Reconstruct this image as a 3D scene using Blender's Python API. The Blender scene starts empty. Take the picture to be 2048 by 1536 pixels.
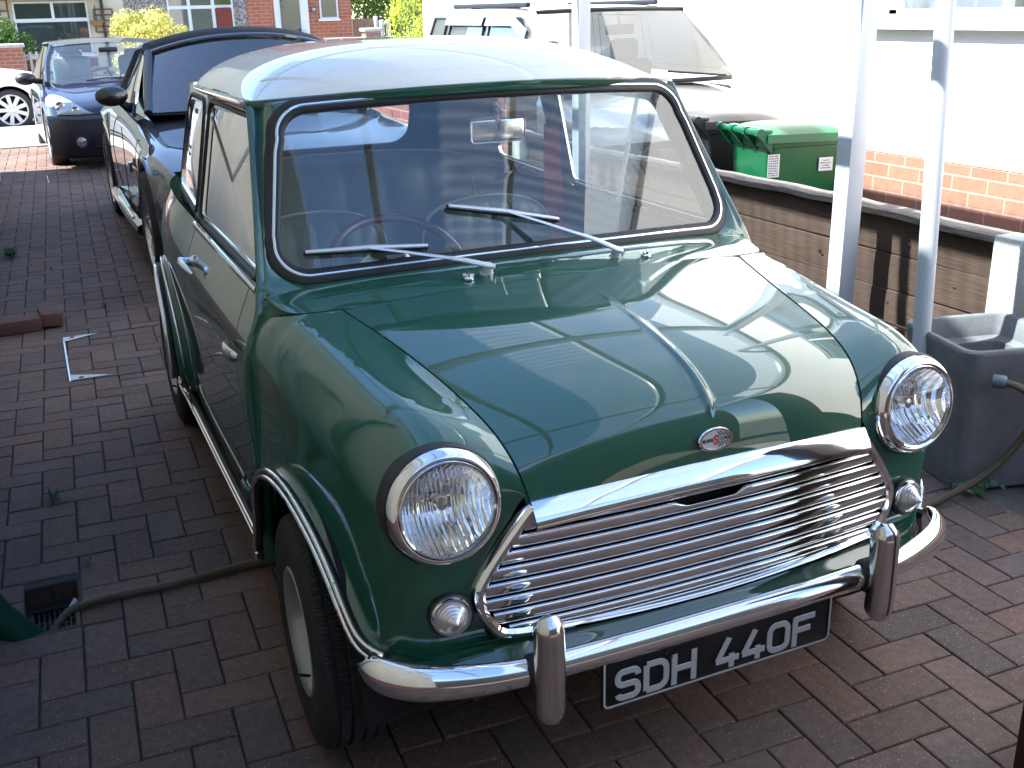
import bpy, bmesh, math, random
import numpy as np
from mathutils import Vector, Matrix
random.seed(7)
PI=math.pi; R=math.radians
S=bpy.context.scene; COL=S.collection
# ---------------- camera
cam=bpy.data.cameras.new('camera'); cam.sensor_width=36; cam.lens=2109.59/2048*36; cam.clip_start=.05; cam.clip_end=500
co=bpy.data.objects.new('camera',cam); COL.objects.link(co); S.camera=co
yaw,pit,rol=R(24.0816),R(-19.6471),R(-1.3924)
f=Vector((math.sin(yaw)*math.cos(pit),math.cos(yaw)*math.cos(pit),math.sin(pit)))
r0=Vector((math.cos(yaw),-math.sin(yaw),0)); u0=r0.cross(f)
rr=r0*math.cos(rol)+u0*math.sin(rol); uu=-r0*math.sin(rol)+u0*math.cos(rol)
co.matrix_world=Matrix(((rr.x,uu.x,-f.x,-1.05247),(rr.y,uu.y,-f.y,-1.90961),(rr.z,uu.z,-f.z,1.45423),(0,0,0,1)))
# ---------------- world, sun, exposure
SUN_EL=R(51); SUN_AZ=Vector((-1,.10,0)).normalized()   # horizontal direction towards the sun
w=bpy.data.worlds.new("World"); S.world=w; w.use_nodes=True
nt=w.node_tree; bg=nt.nodes['Background']; sky=nt.nodes.new('ShaderNodeTexSky')
sky.sky_type='NISHITA'; sky.sun_disc=False; sky.sun_elevation=SUN_EL
sky.sun_rotation=math.atan2(SUN_AZ.x,SUN_AZ.y); sky.air_density=1.0; sky.dust_density=.5; sky.ozone_density=3.0
nt.links.new(sky.outputs[0],bg.inputs[0]); bg.inputs[1].default_value=.12
sl=bpy.data.lights.new('sun','SUN'); sl.energy=5.0; sl.angle=R(.55); sl.color=(1,.955,.88)
so=bpy.data.objects.new('sun',sl); COL.objects.link(so)
sd=Vector((SUN_AZ.x*math.cos(SUN_EL),SUN_AZ.y*math.cos(SUN_EL),math.sin(SUN_EL)))
so.rotation_euler=sd.to_track_quat('Z','Y').to_euler()
S.view_settings.view_transform='Standard'; S.view_settings.look='None'; S.view_settings.exposure=2.2; S.view_settings.gamma=1
S.render.engine='CYCLES'
try:
    S.cycles.max_bounces=10; S.cycles.transparent_max_bounces=24; S.cycles.glossy_bounces=5; S.cycles.use_denoising=True
    S.cycles.caustics_reflective=False; S.cycles.caustics_refractive=False; S.cycles.sample_clamp_indirect=6
except Exception: pass

# ---------------- materials
def lin(h):
    h=h.lstrip('#'); o=[]
    for i in (0,2,4):
        c=int(h[i:i+2],16)/255; o.append(c/12.92 if c<=.04045 else ((c+.055)/1.055)**2.4)
    return tuple(o)+(1,)
class Mt:
    def __init__(s,name,col=(.5,.5,.5,1),rough=.5,metal=0,**kw):
        s.m=bpy.data.materials.new(name); s.m.use_nodes=True; s.t=s.m.node_tree; s.b=s.t.nodes['Principled BSDF']
        if len(col)==3: col=tuple(col)+(1,)
        s.b.inputs['Base Color'].default_value=col; s.b.inputs['Roughness'].default_value=rough; s.b.inputs['Metallic'].default_value=metal
        for k,v in kw.items(): s.b.inputs[k.replace('_',' ')].default_value=v
    def n(s,t,**kw):
        x=s.t.nodes.new(t)
        for k,v in kw.items(): setattr(x,k,v)
        return x
    def l(s,a,b): s.t.links.new(a,b); return s
    def coords(s,scale=(1,1,1),kind='Object',rot=(0,0,0)):
        tc=s.n('ShaderNodeTexCoord'); mp=s.n('ShaderNodeMapping'); mp.inputs['Scale'].default_value=scale; mp.inputs['Rotation'].default_value=rot
        s.l(tc.outputs[kind],mp.inputs[0]); return mp.outputs[0]
    def noise(s,scale,detail=4,co=None,rough=.55,stretch=(1,1,1)):
        nz=s.n('ShaderNodeTexNoise'); nz.inputs['Scale'].default_value=scale; nz.inputs['Detail'].default_value=detail; nz.inputs['Roughness'].default_value=rough
        s.l(co or s.coords(stretch),nz.inputs['Vector']); return nz.outputs['Fac']
    def ramp(s,fac,stops):
        r=s.n('ShaderNodeValToRGB'); e=r.color_ramp.elements
        while len(e)<len(stops): e.new(.5)
        for k,(p,c) in enumerate(stops):
            e[k].position=p; e[k].color=tuple(c) if len(c)==4 else tuple(c)+(1,)
        s.l(fac,r.inputs[0]); return r.outputs[0]
    def mix(s,fac,a,b,mode='MIX'):
        m=s.n('ShaderNodeMix',data_type='RGBA',blend_type=mode)
        for sock,v in ((m.inputs[0],fac),(m.inputs[6],a),(m.inputs[7],b)):
            if hasattr(v,'is_output'): s.l(v,sock)
            else: sock.default_value=v if isinstance(v,(int,float)) else (tuple(v) if len(v)==4 else tuple(v)+(1,))
        return m.outputs[2]
    def bump(s,h,strength=.3,dist=.01):
        b=s.n('ShaderNodeBump'); b.inputs['Strength'].default_value=strength; b.inputs['Distance'].default_value=dist
        s.l(h,b.inputs['Height']); s.l(b.outputs[0],s.b.inputs['Normal']); return s
    def col(s,sock): s.l(sock,s.b.inputs['Base Color']); return s
def mottled(name,c1,c2,scale=8,rough=.8,bs=60,bstr=.3,bd=.004,stretch=(1,1,1),**kw):
    m=Mt(name,c1,rough,**kw); n=m.noise(scale,6,stretch=stretch); m.col(m.ramp(n,[(.3,c1),(.7,c2)]))
    if bstr: m.bump(m.noise(bs,5,stretch=stretch),bstr,bd)
    return m.m
def paint(name,c,coat=1,rough=.5,metal=0,dust=.0,cior=1.85):
    m=Mt(name,c,rough,metal); m.b.inputs['Specular IOR Level'].default_value=.25; m.b.inputs['Coat Weight'].default_value=coat; m.b.inputs['Coat Roughness'].default_value=.015; m.b.inputs['Coat IOR'].default_value=cior
    n=m.noise(3.5,3); mr=m.n('ShaderNodeMapRange'); mr.inputs[1].default_value=.35; mr.inputs[2].default_value=.8; mr.inputs[3].default_value=.0; mr.inputs[4].default_value=.018+dust
    m.l(n,mr.inputs[0]); m.l(mr.outputs[0],m.b.inputs['Coat Roughness'])
    m2=m.noise(260,2); m.col(m.mix(m.ramp(m2,[(.25,(0,0,0)),(.8,(1,1,1))]),[x*.93 for x in c[:3]],[min(1,x*1.07+.002) for x in c[:3]]))
    return m.m
def schlick(t,f0=.045,k=1.0):
    ge=t.nodes.new('ShaderNodeNewGeometry'); d=t.nodes.new('ShaderNodeVectorMath'); d.operation='DOT_PRODUCT'
    t.links.new(ge.outputs['Normal'],d.inputs[0]); t.links.new(ge.outputs['Incoming'],d.inputs[1])
    def mth(op,a,b=None,clamp=False):
        m=t.nodes.new('ShaderNodeMath'); m.operation=op; m.use_clamp=clamp
        for i,v in enumerate((a,b)):
            if v is None: continue
            if hasattr(v,'is_output'): t.links.new(v,m.inputs[i])
            else: m.inputs[i].default_value=v
        return m.outputs[0]
    a=mth('ABSOLUTE',d.outputs['Value']); a=mth('SUBTRACT',1.0,a); a=mth('POWER',a,5.0); a=mth('MULTIPLY',a,1-f0); a=mth('ADD',a,f0); return mth('MULTIPLY',a,k,True)
def glass(name,tint=(.9,.95,.94),refl=1.0,rough=.0,dirt=.03,ior=1.5):
    m=bpy.data.materials.new(name); m.use_nodes=True; t=m.node_tree; t.nodes.clear()
    o=t.nodes.new('ShaderNodeOutputMaterial'); tr=t.nodes.new('ShaderNodeBsdfTransparent'); gl=t.nodes.new('ShaderNodeBsdfGlossy')
    df=t.nodes.new('ShaderNodeBsdfDiffuse'); df.inputs[0].default_value=(.6,.6,.58,1)
    tr.inputs[0].default_value=tuple(tint)+(1,); gl.inputs['Roughness'].default_value=rough; gl.inputs[0].default_value=(1,1,1,1)
    fo=schlick(t,.085,refl)
    m1=t.nodes.new('ShaderNodeMixShader'); m2=t.nodes.new('ShaderNodeMixShader')
    m1.inputs[0].default_value=dirt; t.links.new(tr.outputs[0],m1.inputs[1]); t.links.new(df.outputs[0],m1.inputs[2])
    t.links.new(fo,m2.inputs[0]); t.links.new(m1.outputs[0],m2.inputs[1]); t.links.new(gl.outputs[0],m2.inputs[2]); t.links.new(m2.outputs[0],o.inputs[0])
    return m
def brickmat(name,c1,c2,mortar,bw=.225,bh=.075,rough=.85,axes='XZ',ms=.011):
    m=Mt(name,c1,rough); tc=m.n('ShaderNodeTexCoord'); sp=m.n('ShaderNodeSeparateXYZ'); cb=m.n('ShaderNodeCombineXYZ')
    m.l(tc.outputs['Object'],sp.inputs[0]); m.l(sp.outputs['XYZ'.index(axes[0])],cb.inputs[0]); m.l(sp.outputs['XYZ'.index(axes[1])],cb.inputs[1])
    b=m.n('ShaderNodeTexBrick'); b.inputs['Scale'].default_value=1; b.inputs['Brick Width'].default_value=bw; b.inputs['Row Height'].default_value=bh
    b.inputs['Mortar Size'].default_value=ms/2; b.inputs['Color1'].default_value=tuple(c1[:3])+(1,); b.inputs['Color2'].default_value=tuple(c2[:3])+(1,); b.inputs['Mortar'].default_value=tuple(mortar[:3])+(1,)
    b.inputs['Mortar Smooth'].default_value=.2; b.inputs['Bias'].default_value=-.2
    m.l(cb.outputs[0],b.inputs['Vector'])
    n=m.noise(25,5); m.col(m.mix(.35,b.outputs['Color'],m.ramp(n,[(.3,(.35,.35,.35)),(.75,(1,1,1))]),'MULTIPLY'))
    iv=m.n('ShaderNodeMath',operation='SUBTRACT'); iv.inputs[0].default_value=1; m.l(b.outputs['Fac'],iv.inputs[1])
    ad=m.n('ShaderNodeMath',operation='ADD'); m.l(iv.outputs[0],ad.inputs[0]); ml=m.n('ShaderNodeMath',operation='MULTIPLY'); ml.inputs[1].default_value=.4; m.l(m.noise(90,4),ml.inputs[0]); m.l(ml.outputs[0],ad.inputs[1])
    m.bump(ad.outputs[0],.6,.006); return m.m

GREEN=(.0052,.082,.046)
M={}
M['green']=paint('green_paint',GREEN)
M['white_paint']=paint('white_roof_paint',(.88,.82,.69),cior=1.4)
M['satin']=Mt('satin_stainless',(.80,.80,.80),.32,.45).m
def chrome(name,c=(.86,.87,.88),r=.05,pit=.0):
    m=Mt(name,c,r,1); n=m.noise(14,5); mr=m.n('ShaderNodeMapRange'); mr.inputs[1].default_value=.4; mr.inputs[2].default_value=.8; mr.inputs[3].default_value=r; mr.inputs[4].default_value=r+.07+pit
    m.l(n,mr.inputs[0]); m.l(mr.outputs[0],m.b.inputs['Roughness'])
    if pit: m.col(m.mix(m.ramp(m.noise(420,3),[(.62,(0,0,0)),(.74,(1,1,1))]),c,(.25,.2,.16)))
    return m.m
M['chrome']=chrome('chrome'); M['old_chrome']=chrome('aged_chrome',(.74,.72,.70),.09,.12)
M['steel']=chrome('brushed_steel',(.6,.6,.6),.25)
M['rubber']=mottled('black_rubber',(.012,.012,.013),(.022,.022,.022),20,.55,200,.15,.001)
M['black']=Mt('black_plastic',(.012,.012,.014),.4).m
M['dark']=Mt('dark_void',(.004,.004,.005),.8).m
M['glass']=glass('window_glass',(.94,.97,.97),1.15,0,.015)
M['side_glass']=glass('side_window_glass',(.62,.70,.68),2.2,0,.03)
m=Mt('tyre_rubber',(.016,.016,.017),.75); m.col(m.ramp(m.noise(14,5),[(.3,(.010,.010,.011)),(.75,(.030,.028,.026))])); m.bump(m.noise(150,3),.2,.002); M['tyre']=m.m
M['vinyl']=mottled('dark_vinyl',(.11,.165,.175),(.15,.21,.22),6,.38,240,.25,.001)
M['trim_white']=Mt('cream_piping',(.5,.5,.46),.5).m
M['headlining']=mottled('headlining',(.35,.34,.30),(.42,.41,.37),6,.9,100,.1)
M['dash']=mottled('dashboard_cloth',(.010,.012,.014),(.018,.02,.022),20,.6,300,.3,.001)
M['red_web']=mottled('red_webbing',(.75,.02,.03),(.85,.03,.04),30,.6,300,.3,.001,(1,1,6))
m=Mt('white_upvc',(.62,.645,.68),.25); m.bump(m.noise(6,2),.03,.01); M['upvc']=m.m
M['wheel_paint']=paint('wheel_paint',(.30,.30,.295),.5,.35,.35)

# ---------------- geometry helpers
class G:
    def __init__(s): s.v=[]; s.f=[]; s.mi=[]; s.cur=0
    def add(s,vs,fs):
        o=len(s.v); s.v+= [tuple(map(float,p)) for p in vs]
        for q in fs: s.f.append(tuple(i+o for i in q)); s.mi.append(s.cur)
        return s
    def box(s,c,d,rot=None,bev=0,seg=2):
        bm=bmesh.new(); bmesh.ops.create_cube(bm,size=1); bmesh.ops.scale(bm,vec=d,verts=bm.verts)
        if bev: bmesh.ops.bevel(bm,geom=list(bm.edges),offset=bev,segments=seg,profile=.5,affect='EDGES')
        if rot is not None: bmesh.ops.transform(bm,matrix=rot.to_4x4() if hasattr(rot,'to_4x4') else rot,verts=bm.verts)
        bmesh.ops.translate(bm,vec=c,verts=bm.verts); s.bm(bm); return s
    def bm(s,bm):
        bm.verts.ensure_lookup_table(); bm.verts.index_update()
        s.add([v.co for v in bm.verts],[[v.index for v in f.verts] for f in bm.faces]); bm.free(); return s
    def grid(s,P,closeu=False,closev=False):
        P=np.asarray(P); a,b=P.shape[:2]; fs=[]
        for i in range(a if closeu else a-1):
            for j in range(b if closev else b-1):
                fs.append((i*b+j,i*b+(j+1)%b,((i+1)%a)*b+(j+1)%b,((i+1)%a)*b+j))
        return s.add(P.reshape(-1,3),fs)
    def lathe(s,prof,c=(0,0,0),axis=(0,0,1),seg=32,cap=False,fn=None):
        ax=Vector(axis).normalized(); q=ax.to_track_quat('Z','Y').to_matrix(); P=[]
        for r,h in prof:
            row=[]
            for k in range(seg):
                a=2*PI*k/seg; r2=r if fn is None else fn(r,h,a)
                row.append(tuple(Vector(c)+q@Vector((r2*math.cos(a),r2*math.sin(a),h))))
            P.append(row)
        s.grid(P,closev=True)
        if cap:
            o=len(s.v)-seg; s.f.append(tuple(range(o,o+seg))); s.mi.append(s.cur)
            o=len(s.v)-seg*len(prof); s.f.append(tuple(reversed(range(o,o+seg)))); s.mi.append(s.cur)
        return s
    def tube(s,pts,r,seg=10,closed=False,cap=True,up=None,sx=1,sy=1):
        pts=[Vector(p) for p in pts]; n=len(pts); P=[]; prev=None
        for i,p in enumerate(pts):
            if closed: t=pts[(i+1)%n]-pts[i-1]
            else: t=pts[min(i+1,n-1)]-pts[max(i-1,0)]
            t=t.normalized() if t.length>1e-9 else Vector((0,0,1))
            if up is not None: a=Vector(up).cross(t)
            elif prev is None: a=(Vector((0,0,1)) if abs(t.z)<.9 else Vector((1,0,0))).cross(t)
            else: a=prev-t*prev.dot(t)
            a.normalize(); b=t.cross(a); prev=a
            ri=r[i] if hasattr(r,'__len__') else r
            P.append([tuple(p+a*(ri*sx*math.cos(2*PI*k/seg))+b*(ri*sy*math.sin(2*PI*k/seg))) for k in range(seg)])
        s.grid(P,closeu=closed,closev=True)
        if cap and not closed:
            o=len(s.v)-seg; s.f.append(tuple(range(o,o+seg))); s.mi.append(s.cur)
            o=len(s.v)-seg*n; s.f.append(tuple(reversed(range(o,o+seg)))); s.mi.append(s.cur)
        return s
    def poly(s,pts,depth):   # extruded polygon, depth vector
        n=len(pts); d=Vector(depth); vs=[tuple(Vector(p)) for p in pts]+[tuple(Vector(p)+d) for p in pts]
        fs=[tuple(range(n)),tuple(reversed(range(n,2*n)))]+[(i,i+n,(i+1)%n+n,(i+1)%n) for i in range(n)]
        return s.add(vs,fs)
    def mirror(s):
        t=G(); t.v=[(-x,y,z) for x,y,z in s.v]; t.f=[tuple(reversed(q)) for q in s.f]; t.mi=list(s.mi); return t
    def sphere(s,c,r,seg=16,rings=10):
        prof=[(max(1e-4,math.sin(PI*k/rings)),-math.cos(PI*k/rings)) for k in range(rings+1)]; o=len(s.v)
        s.lathe(prof,(0,0,0),(0,0,1),seg); rv=r if hasattr(r,'__len__') else (r,r,r)
        for i in range(o,len(s.v)): x,y,z=s.v[i]; s.v[i]=(c[0]+x*rv[0],c[1]+y*rv[1],c[2]+z*rv[2])
        return s
    def build(s,name,mat,parent=None,smooth=True,angle=35,loc=None,**props):
        me=bpy.data.meshes.new(name); me.from_pydata(s.v,[],s.f)
        for mm in (mat if isinstance(mat,(list,tuple)) else [mat]): me.materials.append(mm)
        if isinstance(mat,(list,tuple)): me.polygons.foreach_set('material_index',s.mi)
        bm=bmesh.new(); bm.from_mesh(me); bmesh.ops.remove_doubles(bm,verts=bm.verts,dist=1e-5)
        if smooth=='keep': pass
        else: bmesh.ops.recalc_face_normals(bm,faces=bm.faces)
        bm.to_mesh(me); bm.free()
        if smooth:
            me.polygons.foreach_set('use_smooth',[True]*len(me.polygons))
            try: me.set_sharp_from_angle(angle=R(angle))
            except Exception: pass
        o=bpy.data.objects.new(name,me); COL.objects.link(o)
        if loc is not None: o.location=loc
        if parent is not None: o.parent=parent
        for k,v in props.items(): o[k]=v
        return o
def thing(name,label,cat,loc=(0,0,0),rz=0,group=None,kind=None):
    o=bpy.data.objects.new(name,None); COL.objects.link(o); o.location=loc; o.rotation_euler=(0,0,rz); o.empty_display_size=.1
    o['label']=label; o['category']=cat
    if group: o['group']=group
    return o
def tag(o,label,cat,group=None):
    o['label']=label; o['category']=cat
    if group: o['group']=group
    return o
def kids(o): return [c for c in bpy.data.objects if c.parent==o]
def dup(root,loc,rz=None,label=None,parent=None):
    tree={}
    for c in bpy.data.objects: tree.setdefault(c.parent,[]).append(c)
    def rec(o,par):
        c=o.copy(); COL.objects.link(c); c.parent=par
        for k in tree.get(o,[]): rec(k,c)
        return c
    r=rec(root,parent); r.location=loc
    if rz is not None: r.rotation_euler=(0,0,rz)
    if label: r['label']=label
    return r
def bsp(P,n,axis=0):      # clamped cubic B-spline along axis
    P=np.moveaxis(np.asarray(P,float),axis,0); m=len(P); p=min(3,m-1)
    kn=np.concatenate([np.zeros(p),np.linspace(0,1,m-p+1),np.ones(p)]); t=np.linspace(0,1,n); t[-1]-=1e-9
    N=np.zeros((n,m+p)); 
    for i in range(m+p): N[:,i]=((t>=kn[i])&(t<kn[i+1])).astype(float)
    for d in range(1,p+1):
        for i in range(m+p-d):
            a=(t-kn[i])/(kn[i+d]-kn[i]) if kn[i+d]>kn[i] else 0*t
            b=(kn[i+d+1]-t)/(kn[i+d+1]-kn[i+1]) if kn[i+d+1]>kn[i+1] else 0*t
            N[:,i]=a*N[:,i]+b*N[:,i+1]
    out=np.tensordot(N[:,:m],P,axes=(1,0)); return np.moveaxis(out,0,axis)
def surf(P,nu,nv): return bsp(bsp(P,nu,0),nv,1)
def cubic(pts,n):        # interpolating smooth curve (Catmull-Rom, chord resampled)
    P=[Vector(p) for p in pts]; out=[]
    P=[P[0]*2-P[1]]+P+[P[-1]*2-P[-2]]
    for i in range(1,len(P)-2):
        a,b,c,d=P[i-1:i+3]
        for k in range(12):
            t=k/12; out.append(.5*((2*b)+(c-a)*t+(2*a-5*b+4*c-d)*t*t+(3*b-a-3*c+d)*t**3))
    out.append(P[-2]); o=np.array([tuple(q) for q in out]); L=np.concatenate([[0],np.cumsum(np.linalg.norm(np.diff(o,axis=0),axis=1))])
    s=np.linspace(0,L[-1],n); return np.stack([np.interp(s,L,o[:,k]) for k in range(3)],1)
def text(body,size,mat,parent,name,mw,ext=.001,offset=0,xs=1,align='CENTER',sp=1):
    cu=bpy.data.curves.new(name,'FONT'); cu.body=body; cu.size=size; cu.extrude=ext; cu.offset=offset; cu.align_x=align; cu.align_y='CENTER'; cu.space_character=sp; cu.resolution_u=4
    t=bpy.data.objects.new(name+'_src',cu); COL.objects.link(t); dg=bpy.context.evaluated_depsgraph_get(); dg.update()
    me=bpy.data.meshes.new_from_object(t.evaluated_get(dg)); bpy.data.objects.remove(t); bpy.data.curves.remove(cu)
    me.transform(Matrix.Diagonal((xs,1,1,1))); me.transform(mw); me.materials.clear(); me.materials.append(mat); me.name=name
    o=bpy.data.objects.new(name,me); COL.objects.link(o); o.parent=parent; return o
def facing(loc,rx=90,rz=0,ry=0): return Matrix.Translation(loc)@Matrix.Rotation(R(rz),4,'Z')@Matrix.Rotation(R(ry),4,'Y')@Matrix.Rotation(R(rx),4,'X')
# ================= the green saloon =================
mini=thing('classic_saloon_car','small dark green classic saloon with white roof and chrome grille, nearest on the paving','car',(0,0,0))
# ---- bonnet
EDGE=[(.499,.184,.865),(.463,.03,.846),(.440,-.10,.828),(.420,-.225,.808),(.405,-.305,.787),(.392,-.354,.765),(.381,-.388,.737),(.372,-.410,.708),(.366,-.422,.680),(.360,-.432,.650)]
CTR=[(0,.101,.901),(0,-.01,.886),(0,-.125,.874),(0,-.238,.854),(0,-.324,.832),(0,-.38,.809),(0,-.418,.781),(0,-.437,.752),(0,-.446,.708),(0,-.450,.664)]
NB=72
ED=bsp(EDGE,NB); CT=bsp(CTR,NB)
xs=np.concatenate([np.linspace(-1,-.12,26),np.linspace(-.1,.1,25),np.linspace(.12,1,26)])
P=np.zeros((NB,len(xs),3))
for i in range(NB):
    e=ED[i]; c=CT[i]; tt=i/(NB-1)
    hgt=.0050*min(1,max(0,(tt-.02)/.45))*(1 if tt<.74 else max(0,(.86-tt)/.12)); wd=(.0040+.0060*tt)*(1 if tt<.74 else max(.25,(.88-tt)/.14))
    for j,s in enumerate(xs):
        a=abs(s)**2.3
        x=s*e[0]; P[i,j]=(x,c[1]+(e[1]-c[1])*a,c[2]+(e[2]-c[2])*a)
        q=abs(x)/wd
        k=hgt*(1/(1+q**4))
        P[i,j,2]+=k; P[i,j,1]-=k*.6*tt
def flange(P,sides='both',d=.012,inw=.002):
    P=np.asarray(P); L=P[:,:1].copy(); Rr=P[:,-1:].copy()
    L[:,:,2]-=d; Rr[:,:,2]-=d; L[:,:,0]+=inw*-np.sign(L[:,:,0]); Rr[:,:,0]-=inw*np.sign(Rr[:,:,0])
    return np.concatenate([L,P,Rr],1)
g=G(); g.grid(flange(P)); g.build('bonnet',M['green'],mini,angle=50)
# ---- wings
W=[
 [(.640,.325,.832),(.648,.325,.822),(.656,.325,.81),(.663,.325,.797),(.669,.325,.783),(.674,.325,.768),(.678,.325,.75)],
 [(.608,.225,.856),(.618,.235,.850),(.632,.245,.838),(.645,.25,.820),(.656,.25,.800),(.665,.25,.778),(.672,.25,.752)],
 [(.555,.199,.863),(.575,.19,.860),(.598,.18,.853),(.622,.175,.838),(.643,.17,.812),(.658,.17,.782),(.667,.17,.750)],
 [(.503,.184,.866),(.53,.15,.861),(.56,.12,.857),(.595,.105,.846),(.627,.10,.820),(.650,.10,.785),(.663,.10,.745)],
 [(.467,.03,.846),(.50,.02,.842),(.54,.01,.843),(.58,.0,.834),(.613,.0,.810),(.638,0,.775),(.655,0,.735)],
 [(.444,-.10,.828),(.48,-.10,.824),(.525,-.10,.829),(.565,-.10,.826),(.600,-.10,.803),(.627,-.10,.768),(.646,-.10,.728)],
 [(.424,-.215,.809),(.46,-.205,.809),(.51,-.2,.820),(.552,-.2,.817),(.588,-.2,.797),(.616,-.2,.760),(.637,-.2,.715)],
 [(.409,-.295,.789),(.445,-.285,.796),(.495,-.28,.811),(.54,-.28,.811),(.577,-.28,.792),(.607,-.28,.753),(.628,-.28,.705)],
 [(.396,-.345,.769),(.432,-.335,.783),(.48,-.33,.800),(.53,-.33,.800),(.568,-.33,.780),(.597,-.33,.742),(.618,-.33,.695)],
 [(.385,-.384,.740),(.42,-.375,.762),(.465,-.37,.780),(.525,-.37,.783),(.565,-.37,.763),(.592,-.37,.725),(.608,-.37,.680)],
 [(.376,-.404,.715),(.41,-.398,.735),(.455,-.394,.755),(.52,-.393,.76),(.555,-.393,.742),(.578,-.393,.71),(.588,-.393,.67)],
 [(.370,-.415,.690),(.40,-.408,.700),(.45,-.405,.72),(.51,-.405,.72),(.535,-.405,.70),(.55,-.405,.675),(.553,-.405,.65)],
 [(.364,-.424,.668),(.372,-.420,.662),(.38,-.418,.65),(.392,-.416,.63),(.404,-.415,.61),(.42,-.414,.585),(.438,-.413,.56)]]
def arch_f(y): return .25+math.sqrt(max(0,.335**2-(y+.0)**2)) if abs(y)<.333 else .27
side_rows=[]
for k,row in enumerate(W):
    fx,fy,fz=row[-1]
    if k<=8:
        zl=[.24,.468,.535,.570,.585,.572,.520,.455,.395][k]; out=[]
        for q in (.2,.42,.64,.84,.935,.975,1.0):
            z=fz+(zl-fz)*q; x=fx+.016*q*(1 if k<6 else .6)
            x+= (0 if q<.9 else (.001 if q<.96 else (.008 if q<.99 else (.024 if k else 0)))); out.append((x,fy,z))
    elif k==9: out=[(.613,-.368,.62),(.613,-.366,.56),(.611,-.364,.50),(.610,-.360,.44),(.612,-.358,.405),(.618,-.352,.375)]
    elif k==10: out=[(.588,-.395,.61),(.585,-.396,.55),(.58,-.397,.49),(.577,-.398,.435),(.575,-.400,.40),(.574,-.402,.36)]
    elif k==11: out=[(.548,-.408,.60),(.54,-.408,.55),(.53,-.409,.49),(.525,-.410,.435),(.522,-.412,.40),(.520,-.416,.36)]
    else: out=[(.456,-.413,.53),(.469,-.412,.50),(.467,-.412,.46),(.455,-.413,.43),(.440,-.415,.40),(.430,-.420,.36)]
    if k>8: out.insert(-1,tuple((np.array(out[-1])+np.array(out[-2]))/2))
    side_rows.append(row+out)
WP=surf(side_rows,90,84)
TG=[(.643,.330,.832),(.608,.224,.856),(.555,.196,.863)]
tgt=np.concatenate([cubic([(.645,.330,.830),(.632,.285,.842),(.608,.226,.856),(.560,.198,.863),(.504,.183,.866)],40),ED+np.array([.0045,0,.0005])])
for i in range(WP.shape[0]):
    e=WP[i,0]; d=np.linalg.norm(tgt-e,axis=1); q=tgt[np.argmin(d)]
    fall=(1-np.linspace(0,1,WP.shape[1]))**6
    WP[i]+= (q-e)[None,:]*fall[:,None]
und=WP[:,:1].copy(); und[:,:,2]-=.014; und[:,:,0]+=.001
und2=und.copy(); und2[:,:,0]-=.03
inn=WP[:,-1:].copy(); inn[:,:,0]-=.025
WPF=np.concatenate([und2,und,WP,inn],1)
gw=G().grid(WPF)
keep=[]
for fc in gw.f:     # open the wing behind each headlamp bowl
    m_=np.mean([gw.v[i] for i in fc],0)
    keep.append(not (m_[1]<-.33 and (m_[0]-.511)**2+(m_[2]-.671)**2<.093**2))
gw.f=[a for a,b in zip(gw.f,keep) if b]; gw.mi=[0]*len(gw.f)
for m_ in (0,1): (gw if m_ else gw.mirror()).build('front_wing',M['green'],mini,angle=60)
# black gap below bonnet edges
gg=G(); 
# arch trims: rubber lip with two bright beads
def bead(P,r,name,mat,par,off=(0,0,0)):
    for sx in (-1,1):
        G().tube([((p[0]+off[0])*sx,p[1]+off[1],p[2]+off[2]) for p in P],r,8).build(name,mat,par)
lip=WP[:,-1]; k0=0
archP=[tuple(p) for p in lip if -.345<p[1]<.33 and p[2]>.29 and p[0]>.62]
archP=[archP[0]]+archP[3:-1:3]+[archP[-1]]
# ---- bonnet lip chrome bar
def barx(x,y0,z0): 
    a=(abs(x)/.362)**2; return y0+.014*a, z0-.012*a
rows=[]
for dy,dz in ((.004,.005),(-.002,.005),(-.006,.002),(-.014,-.010),(-.023,-.024),(-.026,-.031),(-.026,-.036),(-.021,-.040),(.004,-.041)):
    rows.append([(x,barx(x,-.449+dy,.666+dz)[0],barx(x,0,.666+dz)[1]) for x in np.linspace(-.364,.364,40)])
g=G().grid(rows); g.add([r_[0] for r_ in rows],[tuple(range(9))]); g.add([r_[-1] for r_ in rows],[tuple(reversed(range(9)))])
g.build('bonnet_trim',M['chrome'],mini,angle=28)
# ---- badge
badge=G(); q=Matrix.Translation((0,-.4475,.709))@Matrix.Rotation(R(90-9),4,'X')
def ell(a,b,h,n=48): return [(a*math.cos(2*PI*k/n),b*math.sin(2*PI*k/n),h) for k in range(n)]
def xf(g,mw):
    g.v=[tuple(mw@Vector(p)) for p in g.v]; return g
g=G(); g.grid([ell(.037,.0225,.0),ell(.037,.0225,.004),ell(.0355,.021,.0065),ell(.032,.0178,.0065),ell(.031,.0168,.004)],closev=True); bd=xf(g,q).build('badge',M['chrome'],mini,angle=30)
g=G(); g.add([(0,0,.0042)]+ell(.0312,.017,.0042),[(0,k+1,(k+1)%48+1) for k in range(48)]); xf(g,q).build('enamel_face',Mt('badge_silver',(.55,.55,.58),.35,.6).m,bd)
RED=Mt('badge_red',(.6,.01,.015),.35).m; BLK=Mt('letter_black',(.01,.01,.01),.4).m
text('MORRIS',.0095,BLK,bd,'lettering',q@Matrix.Translation((-.0165,-.0005,.0046)),.0002,.0002,.72)
text('COOPER',.0095,BLK,bd,'lettering',q@Matrix.Translation((.0175,-.0005,.0046)),.0002,.0002,.68)
text('S',.024,RED,bd,'lettering',q@Matrix.Translation((.0005,-.0015,.0047)),.0003,.0007,.8)
g=G()
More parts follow.
